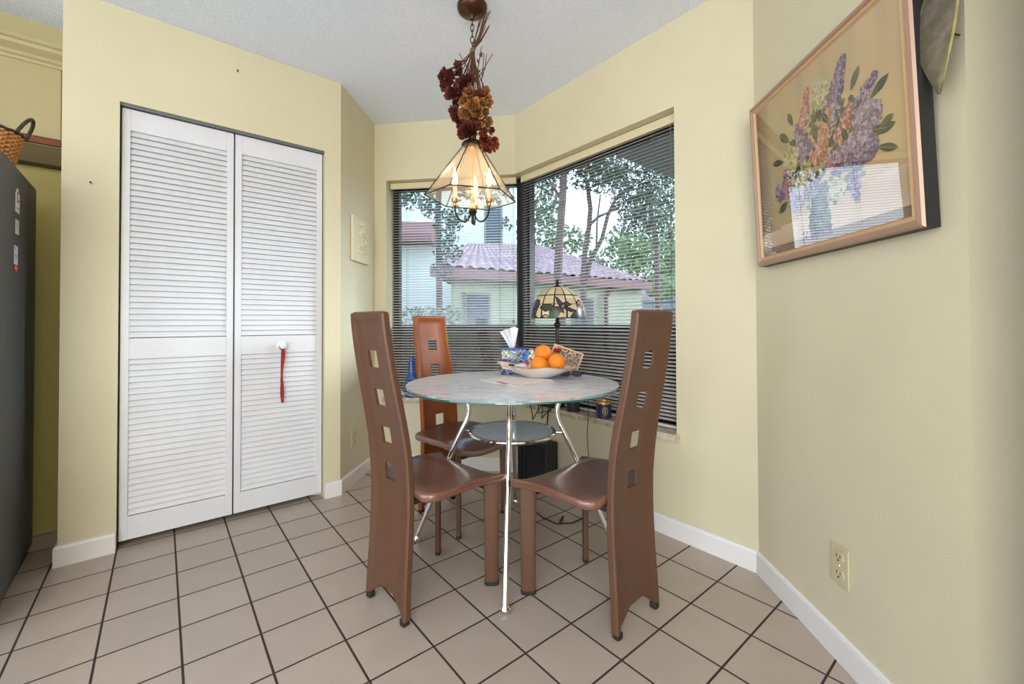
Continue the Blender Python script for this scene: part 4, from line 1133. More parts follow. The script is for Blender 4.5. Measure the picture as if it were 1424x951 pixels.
for (ax_, ay_) in ((-.076, -.030), (.077, -.030), (.004, .086)):
    L_ = math.hypot(ax_, ay_); ux_, uy_ = ax_ / L_, ay_ / L_
    m = MB(); pts = []
    for k in range(15):
        s = k / 14; a = math.pi * s
        r = L_ * .10 + (L_ * .9) * (.5 - .5 * math.cos(a)); z = 1.513 - .058 * math.sin(a) + .012 * s
        pts.append((hc.x + ux_ * r, hc.y + uy_ * r, z))
    pts.append((hc.x + ax_, hc.y + ay_, 1.540)); m.tube(pts, .0038, 8)
    arm = m.build('lamp_arm', m_dbz, root, smooth=True)
    c3 = (hc.x + ax_, hc.y + ay_, 0)
    m = MB(); m.lathe([(0, 1.528), (.008, 1.528), (.009, 1.536), (.006, 1.540), (.014, 1.546), (.016, 1.556), (.013, 1.560), (0, 1.560)], c3, 16); m.build('candle_cup', m_cup, arm, smooth=True)
    m = MB(); m.lathe([(.0, 1.560), (.0095, 1.560), (.0095, 1.615), (0, 1.615)], c3, 14); m.build('candle_sleeve', m_sleeve, arm, smooth=True)
    m = MB(); m.lathe([(0, 1.615), (.006, 1.615), (.011, 1.630), (.0125, 1.645), (.009, 1.665), (.004, 1.685), (.0015, 1.697), (0, 1.70)], c3, 14); bl = m.build('bulb', m_bulb, arm, smooth=True)
    ld = bpy.data.lights.new('bulb_light', 'POINT'); ld.energy = 2.4; ld.color = (1, .72, .42); ld.shadow_soft_size = .012
    lo = bpy.data.objects.new('bulb_light', ld); col.objects.link(lo); lo.location = (c3[0], c3[1], 1.66)
# dried rose bouquet tied to the chain
Yb = 1.895
def bq(cx, cy, dy=0):      # a point of the bouquet, from its outline
    x = 600 + cx / 4.527; y = cy / 4.527; Y = Yb + dy
    return Vector(((x - 712) / 594.5 * Y, Y, 1.01 + (448.6 - y) / 594.5 * Y))
root = thing('dried_rose_bouquet', tuple(bq(262, 300)), 'bunch of dark red and amber dried roses tied upside down to the lamp chain', 'dried flowers')
m_dry = M('dried_stem', lin(84, 54, 36), rough=.85, noise=.25, nscale=60)
mr_ = [M('dried_rose_red', lin(86, 32, 24), rough=.75, noise=.5, nscale=70), M('dried_rose_amber', lin(156, 106, 52), rough=.75, noise=.35, nscale=60), M('dried_rose_rust', lin(128, 58, 34), rough=.75, noise=.5, nscale=60)]
def rose(c, r, mat, d):
    """whorled dried rose head: overlapping curled, crinkled petals round an axis d"""
    m = MB(); q = d.normalized().to_track_quat('Z', 'Y').to_matrix(); n_p = 13
    for k in range(n_p):
        lay = k / (n_p - 1); a0 = k * 2.4 + rnd.uniform(-.3, .3); rr = r * (.18 + .72 * lay); hh = r * (1.0 - .35 * lay) * rnd.uniform(.8, 1.1)
        wid = 1.35 - .75 * lay; fl = .55 * lay * rnd.uniform(.4, 1.2); ph = rnd.uniform(0, 6)
        def pet(u, v, a0=a0, rr=rr, hh=hh, wid=wid, fl=fl, ph=ph):
            tap = math.sin(math.pi * (.18 + .70 * v)) ** .7
            a = a0 + (u - .5) * wid * 2 * tap
            out = rr * (.25 + .80 * math.sin(math.pi * min(.62, .05 + .62 * v))) + fl * r * v ** 3 + .05 * r * math.sin(9 * u + ph) * v
            z = -r * .8 + (hh + r * .7) * v - fl * .5 * r * v ** 4 - .18 * r * (abs(u - .5) * 2) ** 2 * v + .07 * r * math.sin(13 * u + ph) * v
            return q @ Vector((out * math.cos(a), out * math.sin(a), z)) + c
        m.grid(pet, 8, 6)
    m.tube([c - q @ Vector((0, 0, r * 1.15)), c - q @ Vector((0, 0, r * .8)), c - q @ Vector((0, 0, r * .45))], [r * .12, r * .30, r * .42], 8)
    for k in range(5):
        a = k * 1.257; m.add([q @ Vector((r * .2 * math.cos(a + s_), r * .2 * math.sin(a + s_), -r * .9)) + c for s_ in (-.5, .5)] + [q @ Vector((r * .85 * math.cos(a), r * .85 * math.sin(a), -r * .55)) + c], [(0, 1, 2)])
    return m.build('rose', mat, root, smooth=True)
RO = [(168, 392, 26, 0, .0, (-.3, -.3, .4)), (78, 440, 24, 0, -.02, (-1, -.3, .3)), (118, 462, 30, 0, -.02, (-.8, -.8, .1)), (82, 520, 28, 0, .0, (-1, -.5, -.3)), (140, 572, 36, 0, -.03, (-.4, -1, -.2)), (192, 505, 30, 0, .0, (-.4, -1, .1)), (230, 484, 30, 0, -.03, (-.1, -1, .2)),
      (205, 560, 26, 0, .02, (-.4, -.6, -.4)), (158, 645, 24, 0, .01, (-.8, -.4, -.4)), (158, 712, 32, 0, -.01, (-.7, -.7, -.4)), (185, 745, 26, 0, .01, (-.4, -.8, -.5)), (230, 822, 42, 0, -.03, (-.2, -1, -.3)), (272, 765, 28, 0, .02, (0, -1, -.3)), (385, 892, 30, 2, -.01, (.5, -.8, -.6)), (338, 880, 32, 2, -.02, (0, -1, -.5)), (380, 815, 20, 0, .01, (.8, -.4, -.2)),
      (360, 925, 24, 0, .0, (.2, -.8, -.8)), (240, 565, 26, 1, -.02, (-.2, -1, .2)), (206, 626, 26, 1, -.03, (-.5, -1, -.1)), (265, 650, 32, 1, -.045, (0, -1, .1)), (215, 702, 32, 1, -.035, (-.3, -1, -.2)), (297, 700, 28, 1, -.03, (.2, -1, -.3)), (318, 648, 26, 1, -.02, (.5, -1, .1)), (345, 560, 25, 1, .0, (.7, -.7, .3)), (358, 628, 28, 1, -.01, (.8, -.7, -.1)), (357, 762, 27, 1, -.005, (.6, -.8, -.3)), (262, 455, 18, 1, .0, (0, -1, .4)), (305, 585, 26, 2, -.02, (.3, -1, .1)), (300, 790, 20, 2, -.01, (.1, -1, -.5))]
for (x, y, r, mi, dy, d) in ((110, 500, 26, 0, .02, (-.9, -.2, 0)), (175, 440, 24, 0, .015, (-.4, -.5, .4)), (210, 530, 24, 0, .02, (0, -1, -.2)), (250, 600, 24, 2, .02, (0, -.8, 0)), (180, 600, 24, 0, .02, (-.6, -.5, 0)), (130, 690, 24, 0, .015, (-1, -.3, -.2)), (190, 790, 26, 0, .0, (-.6, -.7, -.3)), (265, 810, 26, 0, -.01, (.2, -1, -.4)),
      (280, 600, 24, 1, .0, (.1, -1, .1)), (240, 620, 24, 1, -.01, (-.1, -1, 0)), (330, 600, 24, 1, .01, (.5, -.8, 0)), (260, 730, 26, 1, -.01, (0, -1, -.3)), (340, 700, 24, 1, .01, (.6, -.6, -.2)), (330, 820, 22, 2, .0, (.4, -.8, -.4)), (310, 740, 22, 2, .0, (.2, -1, -.2)), (60, 470, 20, 0, .01, (-1, 0, .2)), (405, 920, 20, 2, .005, (.8, -.5, -.6))):
    RO.append((x, y, r, mi, dy, d))
for (x, y, r, mi, dy, d) in RO: rose(bq(x, y, dy * .8 ), r / 4.527 / 594.5 * Yb * 1.25, mr_[mi], Vector(d))
m = MB(); tie = bq(262, 312, -.012)
for (x, y) in ((375, 48), (352, 52), (340, 62), (372, 142), (366, 148), (330, 70), (320, 62), (345, 150), (360, 60)):
    e_ = bq(x, y, rnd.uniform(-.04, .03)); mid = tie.lerp(e_, .5) + Vector((rnd.uniform(-.006, .006), rnd.uniform(-.01, .01), -.01))
    m.tube([tie + Vector((rnd.uniform(-.006, .006), rnd.uniform(-.006, .006), 0)), mid, e_], [.0032, .0026, .002], 6)
for (x, y) in ((320, 275), (178, 320), (390, 325), (352, 325), (335, 320), (310, 345)):
    e_ = bq(x, y, rnd.uniform(-.03, .02)); b0 = bq(rnd.uniform(270, 320), 500, 0); m.tube([b0, b0.lerp(e_, .5) + Vector((rnd.uniform(-.008, .008), 0, 0)), e_], [.0022, .002, .0016], 6)
for (x, y, r, mi, dy, d) in RO[:30]:
    e_ = bq(x, y, dy * .8); mid = tie.lerp(e_, .45) + Vector((rnd.uniform(-.008, .008), rnd.uniform(-.01, .01), -.012)); m.tube([tie + Vector((rnd.uniform(-.007, .007), rnd.uniform(-.007, .007), 0)), mid, e_], [.0026, .002, .0018], 6)
m.build('stems', m_dry, root, smooth=True)
m = MB()
for i in range(44):
    y = rnd.uniform(340, 860); x = 262 + (y - 500) * .10 + rnd.uniform(-75, 75); c = bq(x, y, rnd.uniform(-.03, .02)); L_ = rnd.uniform(.014, .03); q = Matrix.Rotation(rnd.uniform(0, 6.28), 3, 'Z') @ Matrix.Rotation(rnd.uniform(-1.2, 1.2), 3, 'Y')
    vs = [q @ Vector(v) * L_ + c for v in ((0, 0, 0), (.3, .12, .4), (.1, 0, 1), (-.3, .12, .5), (0, -.1, .5))]
    m.add(vs, [(0, 1, 4), (1, 2, 4), (2, 3, 4), (3, 0, 4)])
m.build('dried_leaves', M('dried_leaf', lin(98, 62, 40), rough=.85, noise=.3, nscale=50), root)
m = MB(); pts = [(tie.x + .011 * math.cos(a * .7), tie.y + .011 * math.sin(a * .7), tie.z - .006 + .0007 * a) for a in range(28)]; m.tube(pts, .0016, 6); m.build('twine', M('twine', lin(150, 130, 100), rough=.9), root)

# ------------------------------------------------------------------ framed flower picture on the right wall
# front plane leans out at the top.  corner points (front face)
Yn, Yf = .957, 1.655
zb, zt = 1.222, 1.835
def pf(s, h, o=0):        # s 0 far(left) .. 1 near(right); h 0 bottom..1 top ; o out of the plane (towards the room)
    Y = Yf + (Yn - Yf) * s; xb = .953 + (.925 - .953) * s; xt = xb - .028
    return Vector((xb + (xt - xb) * h - o, Y, zb + (zt - zb) * h))
root = thing('framed_picture', tuple(pf(.5, 0)), 'large framed still life of lilacs in a vase under reflective glass on the right wall', 'picture')
m_fr1 = M('frame_bronze_pink', lin(168, 138, 118), rough=.38, metal=.3); m_fr2 = M('frame_side_black', lin(40, 40, 40), rough=.5); m_fr3 = M('frame_inner_wood', lin(196, 160, 118), rough=.4)
def frame_ring(m, e0, e1, o0, o1):
    """ring between border distances e0 (outer) and e1 (inner), heights o0->o1"""
    Ws, Hs = abs(Yf - Yn), zt - zb
    def P(e, o): return [pf(e / Ws, e / Hs, o), pf(1 - e / Ws, e / Hs, o), pf(1 - e / Ws, 1 - e / Hs, o), pf(e / Ws, 1 - e / Hs, o)]
    a = P(e0, o0); b = P(e1, o1)
    m.add(a + b, [(k, (k + 1) % 4, (k + 1) % 4 + 4, k + 4) for k in range(4)])
m = MB(); frame_ring(m, 0, .004, -.006, 0); frame_ring(m, .004, .014, 0, .002); frame_ring(m, .014, .020, .002, -.003)
m.build('outer_frame', m_fr1, root)
m = MB(); frame_ring(m, .020, .028, -.003, -.001); frame_ring(m, .028, .034, -.001, -.010)
m.build('inner_frame', m_fr3, root)
m = MB(); a = [pf(0, 0, -.006), pf(1, 0, -.006), pf(1, 1, -.006), pf(0, 1, -.006)]
def wx(Y): return RC.x + (RE.x - RC.x) * (Y - RC.y) / (RE.y - RC.y)
b = [Vector((min(v.x + .034, wx(v.y) - .002), v.y, v.z)) for v in a]
b = [Vector((max(a[i].x + .004, b[i].x), b[i].y, b[i].z)) for i in range(4)]
m.add(a + b, [(k, (k + 1) % 4, (k + 1) % 4 + 4, k + 4) for k in range(4)] + [(4, 5, 6, 7)])
m.build('side_box', m_fr2, root)
# painting: coloured facets on canvas, seen behind the glass
m = MB(); Ws, Hs = abs(Yf - Yn), zt - zb
e = .033
def cv(u, v, o=-.0095): return pf(e / Ws + (1 - 2 * e / Ws) * u, e / Hs + (1 - 2 * e / Hs) * v, o)
import math as _m
def mixc(a, b, t): t = max(0, min(1, t)); return tuple(a[i] + (b[i] - a[i]) * t for i in range(3))
OC1, OC2, OC3, OC4 = lin(208, 178, 126), lin(164, 146, 98), lin(206, 176, 142), lin(220, 196, 162)
def bgc(u, v):
    n_ = math.sin(u * 23 + 3 * math.sin(v * 9)) * .5 + math.sin(u * 41 + v * 7) * .3
    c = mixc(OC2, OC1, .5 + u * .9 - .2 + .12 * n_)
    if u < .14: c = mixc(lin(112, 82, 48), c, u / .14)
    tabl = .30 + .04 * math.sin(u * 3)
    c = mixc(c, lin(150, 138, 108), .35 * max(0, math.sin(u * 37 + math.sin(v * 5))) * max(0, v - .45))
    if v < .14 + .10 * u: c = mixc(OC4, OC3, .5 + .5 * math.sin(v * 22 + u * 5))
    if v < .045: c = lin(140, 116, 92)
    return c
m.grid(lambda u, v: cv(u, v), 70, 60, colfn=bgc)
def fleck(u, v, w, h, a, c, lay):
    N_ = 5; pts = []
    for k in range(N_):
        an = 2 * math.pi * k / N_ + a; x = w * math.cos(an); y = h * math.sin(an)
        uu = min(.999, max(.001, u + x)); vv = min(.999, max(.001, v + y)); pts.append(cv(uu, vv, -.0092 + lay * .00012))
    m.add(pts, [tuple(range(N_))], c)
LIL = [lin(124, 96, 118), lin(100, 74, 100), lin(156, 130, 146), lin(132, 102, 118), lin(172, 150, 158)]
ORL = [lin(186, 116, 76), lin(206, 140, 96), lin(160, 92, 66)]
PNK = [lin(168, 104, 92), lin(188, 128, 112)]
CRM = [lin(190, 180, 120), lin(206, 196, 140), lin(166, 160, 96)]
GRNs = [lin(96, 104, 62), lin(120, 122, 74), lin(78, 86, 52), lin(142, 140, 88)]
# vase and leaves first
def tint_(c):
    q = rnd.random()
    if q < .22: return mixc(c, lin(222, 204, 200), .45)
    if q < .45: return mixc(c, lin(60, 44, 56), .45)
    return c
def cone(u, v, u1, v1, n_, cols, w0, lay):
    """a lilac spike from base (u,v) to tip (u1,v1), built of small florets"""
    du, dv = u1 - u, v1 - v; L_ = math.hypot(du, dv)
    for i in range(n_):
        t = i / n_; w = w0 * (1 - .8 * t ** 1.5) * (1 if t > .1 else .6 + 4 * t); a = rnd.uniform(-1, 1)
        uu = u + du * t - dv / L_ * w * a * .85; vv = v + dv * t + du / L_ * w * a + rnd.uniform(-.01, .01)
        k = min(len(cols) - 1, int((.5 + .5 * a) * len(cols) * rnd.uniform(.6, 1.1)))
        fleck(uu, vv, .0080, .0095, rnd.random() * 6, tint_(cols[k]), lay + rnd.random())
def blob(u, v, w, h, n_, cols, lay):
    for i in range(n_):
        a = rnd.random() * 6.28; r_ = math.sqrt(rnd.random()); k = min(len(cols) - 1, int((.5 + .5 * r_ * math.sin(a)) * len(cols) * rnd.uniform(.6, 1.2)))
        fleck(u + w * r_ * math.cos(a), v + h * r_ * math.sin(a), .0080, .0095, rnd.random() * 6, tint_(cols[k]), lay + rnd.random())
def lf(u, v, a, L_=.085, W_=.02, lay=4, c=None):
    c = c or rnd.choice(GRNs)
    for i in range(14):
        t = i / 13; w = W_ * math.sin(math.pi * (t * .92 + .04)); fleck(u + L_ * t * math.cos(a) * .9, v + L_ * t * math.sin(a), w * .8, w, a, c, lay)
    for i in range(10): t = i / 9; fleck(u + L_ * t * math.cos(a) * .9, v + L_ * t * math.sin(a), .0022, .003, a, mixc(c, CRM[1], .5), lay + .5)
for i in range(420):
    t = rnd.random(); w = .045 + .028 * math.sin(math.pi * min(1, t * 1.3)); a = rnd.uniform(-1, 1)
    fleck(.50 + a * w, .03 + .24 * t, .012, .015, rnd.random() * 6, [lin(84, 88, 62), lin(110, 112, 80), lin(146, 144, 108), lin(176, 172, 140)][min(3, int(abs(a * .5 + .5) * 4 * rnd.uniform(.5, 1)))], 2)
for i in range(420):
    a = rnd.random() * 6.28; r_ = math.sqrt(rnd.random()); fleck(.56 + .30 * r_ * math.cos(a), .45 + .27 * r_ * math.sin(a), .016, .016, rnd.random() * 6, mixc(rnd.choice(GRNs), lin(90, 80, 70), rnd.random() * .6), 3)
for (u, v, a) in ((.30, .66, 2.4), (.34, .74, 2.0), (.38, .60, 2.6), (.44, .66, 1.8), (.50, .72, 1.2), (.55, .66, 1.9), (.62, .74, .9), (.66, .62, 1.4), (.74, .70, 1.0), (.84, .60, .5), (.86, .42, .1), (.86, .36, -.4), (.24, .56, 2.9), (.28, .36, 3.3), (.36, .46, 2.6), (.58, .50, .4), (.72, .46, -.2), (.64, .30, -.9), (.42, .32, -2.2), (.26, .30, 3.6), (.80, .54, .2)):
    lf(u, v, a, .09 + .03 * rnd.random(), .022 + .008 * rnd.random(), 4.5)
blob(.55, .80, .055, .09, 260, CRM[::-1] + [lin(196, 190, 140)], 5)
cone(.60, .60, .71, .90, 620, LIL[1:4] + LIL[:1], .075, 7)
cone(.74, .56, .875, .70, 300, LIL[:3], .050, 7)
cone(.42, .68, .465, .885, 320, PNK + ORL[:2], .050, 6)
cone(.44, .50, .36, .72, 420, LIL, .075, 6)
cone(.50, .44, .605, .68, 520, ORL, .075, 9)
cone(.66, .48, .735, .64, 320, ORL[::-1] + PNK, .055, 9)
blob(.815, .515, .080, .085, 420, [LIL[2], LIL[3], lin(150, 134, 142), lin(170, 156, 160)], 8); blob(.73, .40, .11, .085, 620, LIL, 8); blob(.80, .37, .07, .055, 260, LIL[:4], 8)
blob(.305, .54, .060, .085, 260, CRM, 7); blob(.41, .41, .060, .085, 300, CRM, 8); cone(.24, .33, .27, .50, 240, PNK + LIL[:2], .055, 8)
blob(.20, .38, .045, .06, 160, LIL, 8); blob(.335, .29, .060, .075, 260, LIL[2:] + [lin(150, 150, 170)], 8); blob(.46, .33, .050, .065, 220, LIL[:4], 8)
blob(.63, .25, .055, .050, 200, CRM, 9); cone(.73, .28, .745, .15, 200, LIL[:3], .045, 8); blob(.62, .40, .05, .05, 160, PNK + LIL[2:], 8)
for (u, v, a) in ((.60, .62, 2.2), (.68, .54, -1.2), (.84, .45, -.3), (.88, .44, .4), (.52, .56, 2.0), (.37, .50, -1.6)): lf(u, v, a, .075, .022, 10.8)
for i in range(60): fleck(.46 + rnd.uniform(-.09, .12), .05 + rnd.uniform(-.02, .03), .010, .008, rnd.random() * 6, rnd.choice([lin(90, 70, 90), lin(110, 84, 70), lin(70, 60, 60)]), 4)
m.build('painting', M('oil_paint', (1, 1, 1), rough=.55, attr=True), root)
m = MB(); q_ = [cv(0, 0, -.0055), cv(1, 0, -.0055), cv(1, 1, -.0055), cv(0, 1, -.0055)]; m.add(q_, [(0, 1, 2, 3)])
m_pg = clear_glass('picture_glass', (.97, .97, .97), refl=1.0, ior=2.05); m.build('picture_glass', m_pg, root)
# leaf-shaped hanging ornament right of the picture
def hl(cx, cy, o=0):
    x = 1030 + cx / 2.378; y = cy / 2.378; Y = .925 + .0 * cx; 
    return x, y
root = thing('leaf_ornament', (.955, .93, 1.70), 'pointed green and brown leaf-shaped cloth ornament hanging at the right of the picture', 'wall ornament')
m = MB()
outl_l = [(640, -330), (628, -200), (625, -100), (622, 0), (606, 45), (590, 90), (590, 130), (600, 190), (625, 240), (650, 285), (668, 312)]
outl_r = [(770, -330), (765, -200), (755, -100), (742, 0), (738, 30), (734, 60), (725, 105), (712, 160), (698, 220), (684, 270), (670, 312)]
def orn(u, v):
    i = v * 10; k = min(9, int(i)); f = i - k
    l = (outl_l[k][0] + (outl_l[k + 1][0] - outl_l[k][0]) * f, outl_l[k][1] + (outl_l[k + 1][1] - outl_l[k][1]) * f)
    r = (outl_r[k][0] + (outl_r[k + 1][0] - outl_r[k][0]) * f, outl_r[k][1] + (outl_r[k + 1][1] - outl_r[k][1]) * f)
    cx = l[0] + (r[0] - l[0]) * u; cy = l[1] + (r[1] - l[1]) * u
    x = 1030 + cx / 2.378; y = cy / 2.378
    X = .928 - .006 * math.sin(math.pi * u) - .010 * (v - .5) * (v > .5)
    Y = X / ((x - 712) / 594.5)
    return (X, Y, 1.01 + (448.6 - y) / 594.5 * Y)
def ornc(u, v):
    if u < .05 or u > .94: return lin(150, 140, 84)
    t = .5 + .5 * math.sin(u * 9 + v * 14); return mixc(mixc(lin(74, 76, 62), lin(106, 92, 86), t), lin(122, 116, 84), v * .6)
m.grid(orn, 14, 30, colfn=ornc); oo = m.build('cloth_leaf', M('ornament_cloth', (1, 1, 1), rough=.8, attr=True, noise=.2, nscale=60), root, smooth=True); oo.modifiers.new('s', 'SOLIDIFY').thickness = .0015
# wall nails
def nail(p, n, z, label, L_=.014):
    o = thing('wall_nail', (p.x, p.y, z), label, 'nail'); m = MB(); a = Vector((p.x, p.y, z)); d = Vector((n.x, n.y, .1)).normalized()
    m.tube([a - d * .002, a + d * L_], .0016, 8); m.build('nail_shank', m_bz, o); m = MB(); m.tube([a + d * L_, a + d * (L_ + .002)], .004, 10); m.build('nail_head', m_bz, o)
nail(cw(.089), -NC, 1.623, 'small bent nail in the wall left of the closet door')
nail(cw(T0 + .447), -NC, 2.315, 'tiny nail in the wall above the closet door')
nail(RC + dR * .826, -nR, 1.625, 'bronze wall nail at the wall end, right of the leaf ornament', .012)

# ------------------------------------------------------------------ outdoors
m_grd = M('garden_ground', lin(52, 48, 42), rough=.95, c2=lin(44, 54, 36), nscale=2)
m = MB(); m.prism([(-30, 3.3), (-1.2, 3.35), (.2, 3.2), (1.3, 1.9), (1.4, .5), (30, .5), (30, 40), (-30, 40)], -.25, -.12); struct(m.build('ground', m_grd))
m_stuc = M('stucco', lin(204, 212, 202), rough=.9, bump=.2, bscale=60)
m_tile = M('clay_roof_tile', lin(152, 126, 130), rough=.75, noise=.25, nscale=4)
m_fas = M('fascia', lin(118, 80, 78), rough=.7)
m_win = M('dark_window', lin(48, 66, 78), rough=.12)
house = thing('neighbour_house', (-1, 11, -.12), 'pale stucco neighbouring house with clay tile roofs beyond the garden', 'house')
# two-storey block
m = MB(); m.prism([(-3.9, 11.6), (.12, 11.6), (.12, 13), (-3.9, 13)], -.12, 7); m.build('wall', m_stuc, house)
# porch block under the low roof
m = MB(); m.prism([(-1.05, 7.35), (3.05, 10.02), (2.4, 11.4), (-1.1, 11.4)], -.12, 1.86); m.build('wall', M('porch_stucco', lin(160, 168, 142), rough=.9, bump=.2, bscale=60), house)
def roof(pts, nu, nv, amp, per_u):
    a, b, c, d = [Vector(p) for p in pts]     # eave L, eave R, ridge R, ridge L
    m = MB()
    def f(u, v):
        e_ = a.lerp(b, u); r_ = d.lerp(c, u); p = e_.lerp(r_, v)
        st = (v * 11) % 1
        return p + Vector((0, 0, amp * abs(math.sin(u * per_u * math.pi)) + .035 * (1 - st)))
    m.grid(f, nu, nv)
    m.grid(lambda u, v: a.lerp(b, u).lerp(d.lerp(c, u), v) - Vector((0, 0, .06)), 1, 1, flip=True)
    return m
m = roof([(-1.32, 6.9, 1.90), (3.25, 9.9, 1.90), (.75, 11.3, 3.0), (-1.15, 11.0, 3.0)], 200, 44, .05, 26); m.build('tile_roof', m_tile, house, smooth=True)
m = MB(); m.add([(-1.32, 6.88, 1.76), (3.27, 9.88, 1.76), (3.27, 9.88, 1.93), (-1.32, 6.88, 1.93), (-1.32, 6.98, 1.76), (3.27, 9.98, 1.76), (3.27, 9.98, 1.93), (-1.32, 6.98, 1.93)], [(0, 1, 2, 3), (7, 6, 5, 4), (0, 4, 5, 1), (3, 2, 6, 7), (0, 3, 7, 4), (1, 5, 6, 2)]); m.build('fascia', m_fas, house)
m = MB(); m.add([(-1.3, 6.98, 1.78), (3.2, 9.95, 1.78), (2.5, 11.4, 1.78), (-1.15, 11.4, 1.78)], [(3, 2, 1, 0)]); m.build('soffit', m_fas, house)
# windows in the porch wall and upstairs
def wwin(x0, x1, z0, z1, pa, pb, o=.03):
    pa = Vector(pa); pb = Vector(pb); d = (pb - pa).normalized(); n_ = Vector((d.y, -d.x))
    a = pa + d * x0; b = pa + d * x1
    m = MB(); m.prism([a, b, b + n_ * o, a + n_ * o], z0, z1); f = m.build('window', M('window_trim', lin(120, 124, 110), rough=.6), house)
    m = MB(); a2 = a + d * .05 + n_ * (o + .001); b2 = b - d * .05 + n_ * (o + .001); m.prism([a2, b2, b2 + n_ * .01, a2 + n_ * .01], z0 + .05, z1 - .05); m.build('pane', m_win, f)
wwin(.25, .78, .75, 1.55, (-1.05, 7.35), (3.05, 10.02)); wwin(2.75, 3.35, .2, 1.55, (-1.05, 7.35), (3.05, 10.02))
wwin(3.15, 3.65, 2.9, 4.2, (-3.9, 11.6), (.12, 11.6))
m = MB(); m.add([(-3.88, 10.9, 3.35), (-2.05, 10.9, 3.30), (-2.05, 11.6, 3.75), (-3.88, 11.6, 3.80), (-3.88, 10.9, 3.15), (-2.05, 10.9, 3.10), (-2.05, 11.6, 3.10), (-3.88, 11.6, 3.15)], [(0, 1, 2, 3), (4, 5, 1, 0), (1, 5, 6, 2), (7, 6, 5, 4), (0, 3, 7, 4)]); m.build('small_roof', m_fas, house)
m = MB(); m.tube([(2.30, 9.45, 1.78), (2.15, 9.36, 1.70), (2.05, 9.28, 1.55), (2.05, 9.28, -.1)], .045, 8); m.build('downpipe', m_fas, house)
house2 = thing('far_house', (8, 18, -.12), 'distant pink-roofed pale house at the far right beyond the trees', 'house')
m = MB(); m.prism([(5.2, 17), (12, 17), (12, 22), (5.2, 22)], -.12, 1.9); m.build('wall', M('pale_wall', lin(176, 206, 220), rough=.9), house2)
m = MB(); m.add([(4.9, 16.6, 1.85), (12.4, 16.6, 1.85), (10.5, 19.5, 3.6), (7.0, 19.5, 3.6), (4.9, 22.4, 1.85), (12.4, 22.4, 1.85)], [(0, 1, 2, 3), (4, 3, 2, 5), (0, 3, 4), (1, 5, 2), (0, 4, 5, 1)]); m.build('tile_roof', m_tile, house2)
for xx in (6.0, 8.2):
    m = MB(); m.prism([(xx, 16.95), (xx + 1, 16.95), (xx + 1, 16.99), (xx, 16.99)], .7, 1.6); m.build('window', m_win, house2)
# own eave outside window 2
m_sof = M('soffit_paint', lin(150, 156, 160), rough=.8)
m = MB(); m.prism([(.30, 2.86), (2.6, 4.80), (4.4, 2.6), (1.5, 1.6)], 2.30, 2.42); struct(m.build('roof_soffit', m_sof))

def pxp(x, y, D): return Vector(((x - 712) / 594.5 * D, D, 1.01 + (448.6 - y) / 594.5 * D))
def leaves(m, c, r, n_, size, sq=(1, 1, 1), cols=None):
    for i in range(n_):
        while True:
            v = Vector((rnd.uniform(-1, 1), rnd.uniform(-1, 1), rnd.uniform(-1, 1)))
            if v.length < 1: break
        p = Vector(c) + Vector((v.x * r * sq[0], v.y * r * sq[1], v.z * r * sq[2]))
        L_ = size * rnd.uniform(.7, 1.3); w = L_ * .24
        q = Matrix.Rotation(rnd.uniform(0, 6.28), 3, 'Z') @ Matrix.Rotation(rnd.uniform(-1.3, 1.3), 3, 'Y') @ Matrix.Rotation(rnd.uniform(0, 6.28), 3, 'X')
        vs = [q @ Vector(t) + p for t in ((-L_ / 2, 0, 0), (0, w, .15 * L_), (L_ / 2, 0, 0), (0, -w, .15 * L_))]
        m.add(vs, [(0, 1, 2), (0, 2, 3)], rnd.choice(cols) if cols else None)
def leafmat(name):
    mm = bpy.data.materials.new(name); mm.use_nodes = True; nt = mm.node_tree; b = nt.nodes['Principled BSDF']
    a = nt.nodes.new('ShaderNodeAttribute'); a.attribute_name = 'Col'; nt.links.new(a.outputs['Color'], b.inputs['Base Color']); b.inputs['Roughness'].default_value = .35
    tr = nt.nodes.new('ShaderNodeBsdfTranslucent'); nt.links.new(a.outputs['Color'], tr.inputs[0])
    mx = nt.nodes.new('ShaderNodeMixShader'); mx.inputs[0].default_value = .3
    nt.links.new(b.outputs[0], mx.inputs[1]); nt.links.new(tr.outputs[0], mx.inputs[2]); nt.links.new(mx.outputs[0], nt.nodes['Material Output'].inputs[0]); return mm
m_leaf = leafmat('leaf')
DK = [lin(58, 82, 66), lin(74, 100, 76), lin(48, 70, 60), lin(92, 116, 92)]
MID = [lin(92, 124, 84), lin(112, 142, 98), lin(76, 108, 78), lin(130, 156, 112)]
PALE = [lin(132, 162, 108), lin(152, 178, 122), lin(112, 146, 98)]
m_bark = M('bark', lin(100, 84, 80), rough=.9, noise=.3, nscale=12, bump=.6, bscale=40)
def tree(base, label, trunks, clusters, cols, size):
    root = thing('tree', tuple(base), label, 'tree', 'garden trees')
    m = MB()
    for (pts, r0, r1) in trunks:
        n_ = len(pts); m.tube(pts, [r0 + (r1 - r0) * i / (n_ - 1) for i in range(n_)], 9)
    if trunks: m.build('trunk', m_bark, root, smooth=True)
    m = MB()
    for (c, r, n_, sq) in clusters: leaves(m, c, r, n_, size, sq, cols)
    m.build('foliage', m_leaf, root)
D = 5.2
